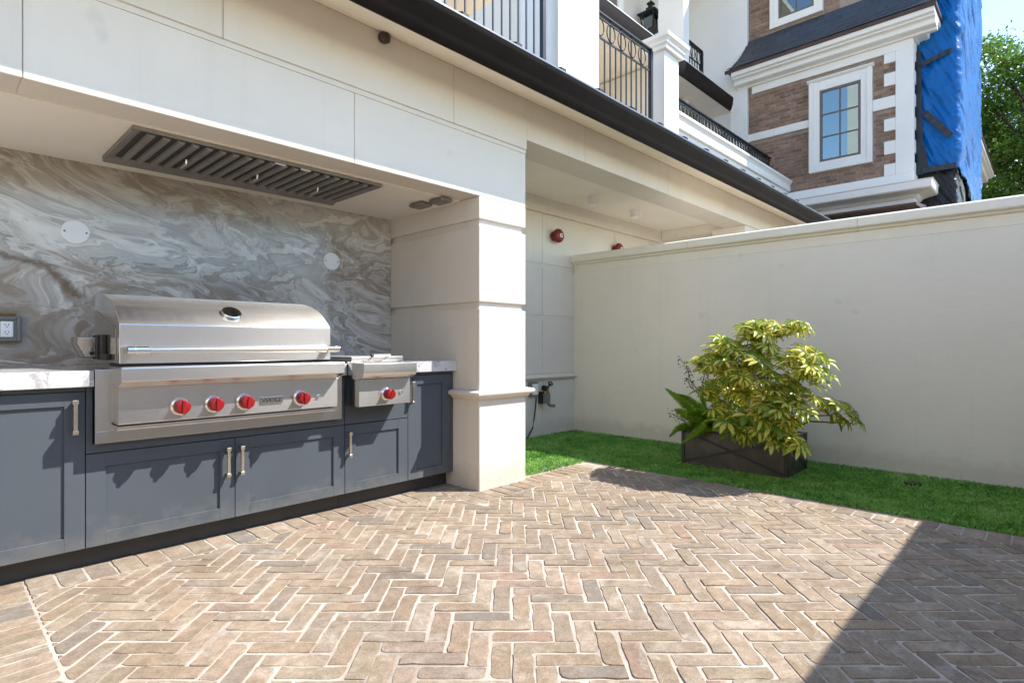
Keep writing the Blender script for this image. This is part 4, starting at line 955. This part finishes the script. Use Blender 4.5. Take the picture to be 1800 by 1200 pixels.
# openings cut by frames: window, its panes and the room behind
WY0, WY1, WZ0, WZ1 = 2.63, 3.335, 4.60, 6.0
def win(y0, y1, z0, z1, nv, nh_, fw, hood=True):
    fr = MB(); X0 = FX - .075
    fr.box(X0, FX + .12, y0 - fw, y0, z0 - fw, z1 + fw).box(X0, FX + .12, y1, y1 + fw, z0 - fw, z1 + fw).box(X0, FX + .12, y0, y1, z0 - fw, z0).box(X0, FX + .12, y0, y1, z1, z1 + fw)
    w = VP('window', fr)
    if hood: VP('window_head', MB().prism('y', [(FX, z1 + fw), (X0 - .01, z1 + fw + .001), (X0 - .05, z1 + fw + .03), (X0 - .05, z1 + fw + .05), (FX, z1 + fw + .06)], y0 - fw - .035, y1 + fw + .035), par=w, bev=.003)
    VP('window_step', MB().box(X0 - .022, X0 - .001, y0 - fw - .004, y0 - fw * .55, z0 - fw - .004, z1 + fw + .0005).box(X0 - .022, X0 - .001, y1 + fw * .55, y1 + fw + .004, z0 - fw - .004, z1 + fw + .0005).box(X0 - .022, X0 - .001, y0 - fw * .55, y1 + fw * .55, z0 - fw - .004, z0 - fw * .55), par=w, bev=.003)
    sx = FX - .062; f2 = MB(); s = .045
    f2.box(sx, sx + .05, y0, y0 + s, z0, z1).box(sx, sx + .05, y1 - s, y1, z0, z1).box(sx, sx + .05, y0 + s, y1 - s, z0, z0 + s).box(sx, sx + .05, y0 + s, y1 - s, z1 - s, z1)
    VP('sash', f2, 'window_bronze', .003, w)
    gy = [y0 + s + (y1 - y0 - 2 * s) * k / nv for k in range(nv + 1)]; gz = [z0 + s + (z1 - z0 - 2 * s) * k / nh_ for k in range(nh_ + 1)]
    for k in gy[1:-1]: VP('glazing_bar', B(sx + .005, sx + .04, k - .012, k + .012, z0 + s, z1 - s), 'window_bronze', 0, w)
    for k in gz[1:-1]: VP('glazing_bar', B(sx + .006, sx + .039, y0 + s, y1 - s, k - .012, k + .012), 'window_bronze', 0, w)
    for i in range(nv):
        for j in range(nh_): VP('pane', B(sx + .018, sx + .024, gy[i] + .002, gy[i + 1] - .002, gz[j] + .002, gz[j + 1] - .002), 'pane_glass', 0, w)
    VP('blind', B(sx + .052, sx + .060, y0 + .01, y1 - .01, z0 + .01, z1 - .01), 'curtain', 0, w)
    return w
win(WY0, WY1, WZ0, WZ1, 2, 3, .185)
win(3.44, 4.11, 7.72, 9.2, 2, 3, .16)
win(5.22, 5.85, 4.7, 6.05, 2, 3, .16)
# quoins, bands
qz = 4.105
VP('corner_strip', B(FX - .052, FX - .001, CY - .052, 2.083, 4.105, 6.345)); VP('corner_strip', B(FX - .0005, FX + .12, CY - .0515, CY - .001, 4.105, 6.345))
for z0, z1 in ((4.106, 4.32), (4.50, 4.735), (4.925, 5.145), (5.345, 5.555), (5.75, 5.98), (6.165, 6.344)):
    ln_ = 2.444 if abs(z0 - 5.345) < .01 else 2.262
    VP('quoin', B(FX - .051, FX - .0012, 2.0835, ln_, z0, z1)); VP('quoin', B(FX + .1205, FX + .26, CY - .051, CY - .0012, z0, z1))
VP('band_course', B(FX - .045, FX - .001, 3.525, 4.2, 5.345, 5.50)); VP('band_course', B(FX - .045, FX - .001, 4.204, 5.0, 5.345, 5.50))
VP('base_band', B(FX - .06, FX - .001, CY - .06, 4.6, 3.93, 4.104)); VP('base_band', B(FX - .0005, FX + .5, CY - .06, CY - .001, 3.93, 4.104))
sill = VP('sill_cornice', MB().rectsweep(FX + .02, 20, CY + .02, 8, [(0, 3.45), (.10, 3.46), (.10, 3.62), (.13, 3.64), (.16, 3.68), (.36, 3.72), (.38, 3.74), (.38, 3.86), (.40, 3.875), (.10, 3.929), (0, 3.929)]), bev=.004)
VP('skirt_roof', MB().prism('y', [(11.2, 3.30), (11.2, 3.34), (12.2, 3.46), (12.2, 3.36)], 1.62, 4.5), 'flashing', 0)
VP('frieze', B(FX - .05, FX - .001, CY - .05, 4.655, 6.3455, 6.495)); VP('frieze', B(FX - .0005, FX + .4, CY - .05, CY - .001, 6.3455, 6.495))
# moulded cornice on the west and south sides
cp = [(0, 6.496), (.09, 6.498), (.09, 6.535), (.22, 6.545), (.24, 6.56), (.24, 6.625), (.26, 6.64), (.33, 6.648), (.33, 6.672), (.345, 6.68), (.39, 6.69), (.40, 6.72), (.40, 6.79), (0, 6.80)]
VP('cornice', MB().prism('y', [(FX - o_, z) for o_, z in cp], CY - .40, 4.96))
VP('cornice', MB().prism('x', [(CY - .001 - o_, z) for o_, z in cp], FX + .001, FX + .40)); VP('cornice', MB().prism('x', [(CY - .001 - o_, z) for o_, z in cp], 16.4, 25.2))
VP('drip_edge', B(FX - .43, FX - .39, CY - .43, 5.08, 6.77, 6.835), 'flashing', 0); VP('drip_edge', B(FX - .389, FX + .42, CY - .43, CY - .385, 6.77, 6.835), 'flashing', 0); VP('drip_edge', B(16.3, 25.3, CY - .43, CY - .385, 6.77, 6.835), 'flashing', 0)
# slate skirt roof, slates laid one by one
def roof_pt(s):   # s 0 at eave .. 1 at wall
    return (FX - .44 + .42 * s, 6.838 + .62 * (s ** 1.55) + .03 * s)
rp = [roof_pt(k / 8) for k in range(9)]
def roof_end(s_): return 5.06 - .34 * s_ ** .75
m_ = MB(); nn = len(rp)
m_.add([(x + .02, CY - .42, z - .02) for x, z in rp] + [(x + .02, roof_end(k / 8), z - .02) for k, (x, z) in enumerate(rp)] + [(FX + .1, CY - .42, 7.47), (FX + .1, roof_end(1), 7.47), (FX + .1, CY - .42, 6.81), (FX + .1, 5.06, 6.81), (FX - .40, CY - .42, 6.81), (FX - .40, 5.06, 6.81)],
       [(i, i + 1, nn + i + 1, nn + i) for i in range(nn - 1)] + [(nn - 1, 2 * nn, 2 * nn + 1, 2 * nn - 1), (0, nn, 2 * nn + 5, 2 * nn + 4), tuple(range(nn, 2 * nn)) + (2 * nn + 1, 2 * nn + 3, 2 * nn + 5), (2 * nn + 4, 2 * nn + 5, 2 * nn + 3, 2 * nn + 2)])
rf = m_.build('roof', 'slate', vl)
rr = random.Random(5)
NR = 6
for r_ in range(NR):
    s0, s1 = r_ / NR, min(1, (r_ + 1.25) / NR); (xa, za), (xb, zb) = roof_pt(s0), roof_pt(s1)
    y = CY - .44 - (.15 if r_ % 2 else 0)
    while y < 5.06:
        w_ = .30; ya = max(y, CY - .44) + .003; yb0, yb1 = min(y + w_ - .003, roof_end(s0) + .012), min(y + w_ - .003, roof_end(s1) + .012)
        if yb1 - ya > .03:
            j = rr.uniform(0, .008); d = .014
            P0 = [(xa - .006 - j, za + .004), (xa - .006 - j, za + d + .008), (xb - .002, zb + d), (xb, zb)]
            m_ = MB(); m_.add([(p[0], ya, p[1]) for p in P0] + [(p[0], q, p[1]) for p, q in zip(P0, (yb0, yb0, yb1, yb1))], [(0, 1, 2, 3), (7, 6, 5, 4), (0, 4, 5, 1), (1, 5, 6, 2), (2, 6, 7, 3), (3, 7, 4, 0)])
            m_.build('slate', 'slate', rf)
        y += w_
VP('main_roof', MB().prism('x', [(CY - .42, 6.836), (4.8, 9.0), (4.8, 8.9), (CY - .3, 6.8)], 12.75, 25.2), 'slate', 0)
# facing bricks
rng = random.Random(31); V, F, T = [], [], []; cand = []
bw_, bh_ = .213, .0735
rects = []   # blocked (y0,y1,z0,z1)
blocked = [(WY0 - .20, WY1 + .20, WZ0 - .20, WZ1 + .25), (3.26, 4.29, 7.54, 9.4), (5.04, 6.03, 4.52, 6.28), (CY - .1, 2.083, 4.0, 6.5), (3.52, 5.0, 5.345, 5.50)] + [(2.08, 2.444 if abs(z0 - 5.345) < .01 else 2.262, z0, z1) for z0, z1 in ((4.106, 4.32), (4.50, 4.735), (4.925, 5.145), (5.345, 5.555), (5.75, 5.98), (6.165, 6.5))]
def add_bricks(y0, y1, z0, z1):
    nr = int((z1 - z0) / bh_)
    for r_ in range(nr):
        za = z0 + r_ * bh_; y = y0 - (bw_ / 2 if r_ % 2 else 0)
        while y < y1:
            a, b = max(y, y0), min(y + bw_, y1); spans = [(a, b)]
            for (p, q, m, n) in blocked:
                if za + bh_ > m + .004 and za < n - .004:
                    ns = []
                    for (c, d) in spans:
                        if d <= p or c >= q: ns.append((c, d)); continue
                        if c < p: ns.append((c, p))
                        if d > q: ns.append((q, d))
                    spans = ns
            for c, d in spans:
                if d - c > .03: cand.append((c + .005, d - .005, za + .005, za + bh_ - .005))
            y += bw_
add_bricks(CY, 4.92, 4.105, 6.345); add_bricks(4.92, 6.6, 4.105, 6.1); add_bricks(3.0, 4.715, 7.50, 9.0)
vis = [c for c in cand]; vis.sort(key=lambda c: -((c[1] - c[0]) * (1 if c[2] < 7 else .9)) + (0 if c[0] < 4.9 else 1))
for k, (a, b, c, d) in enumerate(vis):
    p_ = .006 + rng.uniform(-.002, .003); e = .003
    v = [(FX - p_, a + e, c + e), (FX - p_, b - e, c + e), (FX - p_, b - e, d - e), (FX - p_, a + e, d - e), (FX + .004, a, c), (FX + .004, b, c), (FX + .004, b, d), (FX + .004, a, d)]
    f = [(3, 2, 1, 0), (0, 1, 5, 4), (1, 2, 6, 5), (2, 3, 7, 6), (3, 0, 4, 7)]
    off = ORG[vl.name]
    if k < 290:
        ce = Vector((FX, (a + b) / 2, (c + d) / 2)); me = raw_mesh('brick', [tuple(Vector(q) - ce) for q in v], f, 'facing_brick'); o = bpy.data.objects.new('brick', me); o.location = ce - off; link(o, wall)
    else:
        q0 = len(V); V += [tuple(Vector(q) - off) for q in v]; F += [tuple(q0 + i for i in g) for g in f]; T += [rng.random()] * 8
for r_ in range(30):     # south return face
    za = 4.105 + r_ * bh_
    for k in range(4):
        xa = FX + .10 + k * bw_ - (bw_ / 2 if r_ % 2 else 0); q0 = len(V); off = ORG[vl.name]
        v = [(xa + .005, CY - .006, za + .005), (xa + bw_ - .005, CY - .006, za + .005), (xa + bw_ - .005, CY - .006, za + bh_ - .005), (xa + .005, CY - .006, za + bh_ - .005), (xa + .003, CY + .003, za + .003), (xa + bw_ - .003, CY + .003, za + .003), (xa + bw_ - .003, CY + .003, za + bh_ - .003), (xa + .003, CY + .003, za + bh_ - .003)]
        V += [tuple(Vector(q) - off) for q in v]; F += [tuple(q0 + i for i in g) for g in [(0, 1, 2, 3), (0, 4, 5, 1), (1, 5, 6, 2), (2, 6, 7, 3), (3, 7, 4, 0)]]; T += [rng.random()] * 8
me = raw_mesh('brickwork', V, F, 'facing_brick'); add_attr(me, 'tint', T); o = bpy.data.objects.new('brickwork', me); link(o, wall); o['kind'] = 'stuff'
# dormer end and far eave on the south side
VP('gable_dormer', B(17.5, 19.0, 1.55, 3.5, 6.9, 7.9), 'white_paint'); VP('chimney_stack', B(12.95, 16.2, 1.36, 2.6, 3.3, 11.0), 'mortar', 0)

# ------------------------------------------------------------------ tarpaulins wrapped round the chimney
def sheet(name, z0f, z1f, mat, amp, seed, label, x0=12.72, yA=1.80, yB=1.245, x1=16.25, off=0.0, nu=110, nv=120):
    V, F = [], []
    wA = yA - yB; wB = x1 - x0; tot = wA + wB * .35
    for i in range(nu + 1):
        u = i / nu; s = u * tot
        if s < wA: px, py, nx, ny = x0, yA - s, -1, 0
        else: px, py, nx, ny = x0 + (s - wA) / .35, yB, 0, -1
        z0, z1 = z0f(u, s), z1f(u, s)
        for j in range(nv + 1):
            z = z0 + (z1 - z0) * j / nv
            q = Vector((s * 2.2 + z * 1.1, z * 1.0 - s * 1.4, seed))
            w1 = mnoise.noise(Vector((q.x * 3.4, q.y * .75, seed))) ; w2 = mnoise.noise(Vector((q.x * 8.0, q.y * 1.6, seed + 7))); w3 = mnoise.noise(Vector((s * 6, z * 5, seed + 3)))
            d = amp * (1 - abs(w1) * 2) * .8 + amp * .55 * (1 - abs(w2) * 2) + amp * .3 * w3 + off
            co = .03 * math.exp(-((s - wA) / .05) ** 2)
            V.append((px + nx * (d - co), py + ny * (d - co), z))
    for i in range(nu):
        for j in range(nv): a = i * (nv + 1) + j; F.append((a, a + 1, a + nv + 2, a + nv + 1))
    m = MB(); m.v = V; m.f = F
    o = m.build(name, mat, None, 0, smooth=70, loc=(x0, yB, 4.0)); s_ = o.modifiers.new('thickness', 'SOLIDIFY'); s_.thickness = .004
    return meta(o, label, 'tarp')
tot_ = .555 + 3.53 * .35
tp_ = sheet('tarpaulin', lambda u, s: 4.16 - max(0, s - .555) * .9 + (.10 * math.sin(s * 9) if s > .6 else 0), lambda u, s: 9.6, 'tarp_blue', .042, 2.0, 'shiny blue tarpaulin hanging round the chimney of the brick villa', off=.045, nu=140, nv=190)
sheet('plastic_sheet', lambda u, s: 2.9, lambda u, s: 4.40 - max(0, s - .555) * .8, 'sheet_black', .04, 9.0, 'crumpled black plastic sheeting below the blue tarpaulin', off=-.01, yA=1.84)
def strip(p, q, w, n, par):
    p, q, n = Vector(p), Vector(q), Vector(n); d = q - p; sd = d.normalized().cross(n) * w; m = MB(); k = 12; v = []
    for i in range(k + 1):
        c = p + d * (i / k) + n * (.155 + .006 * math.sin(i * 2.1)); v += [c - sd, c + sd]
    m.add(v, [(2 * i, 2 * i + 1, 2 * i + 3, 2 * i + 2) for i in range(k)]); o = m.build('tape', 'tape', par, 0); s_ = o.modifiers.new('t', 'SOLIDIFY'); s_.thickness = .006
strip((12.72, 1.70, 5.22), (12.72, 1.32, 4.70), .050, (-1, 0, 0), tp_)
strip((12.72, 1.80, 6.35), (12.72, 1.76, 4.10), .050, (-1, 0, 0), tp_); strip((12.72, 1.73, 4.62), (12.72, 1.68, 4.14), .045, (-1, 0, 0), tp_)
strip((12.72, 1.76, 4.17), (12.72, 1.24, 4.17), .050, (-1, 0, 0), tp_); strip((12.72, 1.78, 6.08), (12.72, 1.30, 6.22), .040, (-1, 0, 0), tp_)

# ------------------------------------------------------------------ trees beyond
def tree(label, base, trunk, crown, rad, nl, seed, ls=.13):
    r = random.Random(seed); t_ = thing('tree', base, label, 'tree', 'leafy trees beyond the wall'); off = Vector(base)
    cx, cy, cz = crown; tk = MB(); ends = []
    tk.tube([base, (base[0] + .1, base[1] + .1, base[2] + trunk * .5), (cx, cy, base[2] + trunk)], [.34, .27, .22], 10)
    for k in range(16):
        a = r.uniform(0, 6.283); e = r.uniform(-.15, 1.1); L_ = r.uniform(.7, .98)
        d = Vector((math.cos(a) * math.cos(e) * rad[0], math.sin(a) * math.cos(e) * rad[1], math.sin(e) * rad[2])) * L_
        s0 = Vector((cx, cy, base[2] + trunk * r.uniform(.8, 1.0))); e0 = Vector((cx, cy, cz)) + d
        mid = s0.lerp(e0, .5) + Vector((r.uniform(-.4, .4), r.uniform(-.4, .4), r.uniform(-.2, .5)))
        tk.tube([s0, mid, e0], [.12, .06, .018], 6)
        for q in range(6):
            p0 = mid.lerp(e0, r.random()); p1 = p0 + Vector((r.gauss(0, .8), r.gauss(0, .8), r.gauss(.1, .6))); tk.tube([p0, p1], [.03, .01], 4); ends.append(p1)
        ends += [e0, mid]
    tk.build('trunk', 'bark', t_, smooth=60)
    V, F, T = [], [], []
    cl = [(e, r.uniform(.45, 1.0)) for e in ends]
    for k in range(60):
        a = r.uniform(0, 6.283); e = math.asin(r.uniform(-.5, 1)); q = r.uniform(.55, 1.0)
        cl.append((Vector((cx + math.cos(a) * math.cos(e) * rad[0] * q, cy + math.sin(a) * math.cos(e) * rad[1] * q, cz + math.sin(e) * rad[2] * q)), r.uniform(.4, .9)))
    for i in range(nl):
        c, s = r.choice(cl); p = c + Vector((r.gauss(0, s * .5), r.gauss(0, s * .5), r.gauss(0, s * .32)))
        n = Vector((r.gauss(0, 1), r.gauss(0, 1), r.gauss(.6, .8))).normalized(); a = n.orthogonal().normalized(); b = n.cross(a); an = r.uniform(0, 6.28)
        d = (a * math.cos(an) + b * math.sin(an)) * ls * r.uniform(.7, 1.3); w = n.cross(d) * .30; k = len(V); p -= off
        V += [tuple(p), tuple(p + d * .5 + w), tuple(p + d), tuple(p + d * .5 - w)]; F.append((k, k + 1, k + 2, k + 3)); T += [r.random() * .8] * 4
    me = raw_mesh('crown', V, F, 'leaf_tree'); add_attr(me, 'tint', T); link(bpy.data.objects.new('crown', me), t_)
tree('tall leafy green tree at the right beyond the tarpaulin', (27.5, -1.0, -.05), 5.6, (27.5, -.7, 8.7), (3.8, 4.1, 3.7), 60000, 4)
tree('lower green tree farther back at the right edge', (34, 1.2, -.05), 4.5, (34, 1.4, 7.6), (4.5, 3.8, 3.8), 32000, 8, .17)
tree('distant green tree glimpsed left of the balcony wall', (9.5, 26, -.05), 6.5, (9.5, 26, 10.2), (4, 4, 3.2), 12000, 15, .2)
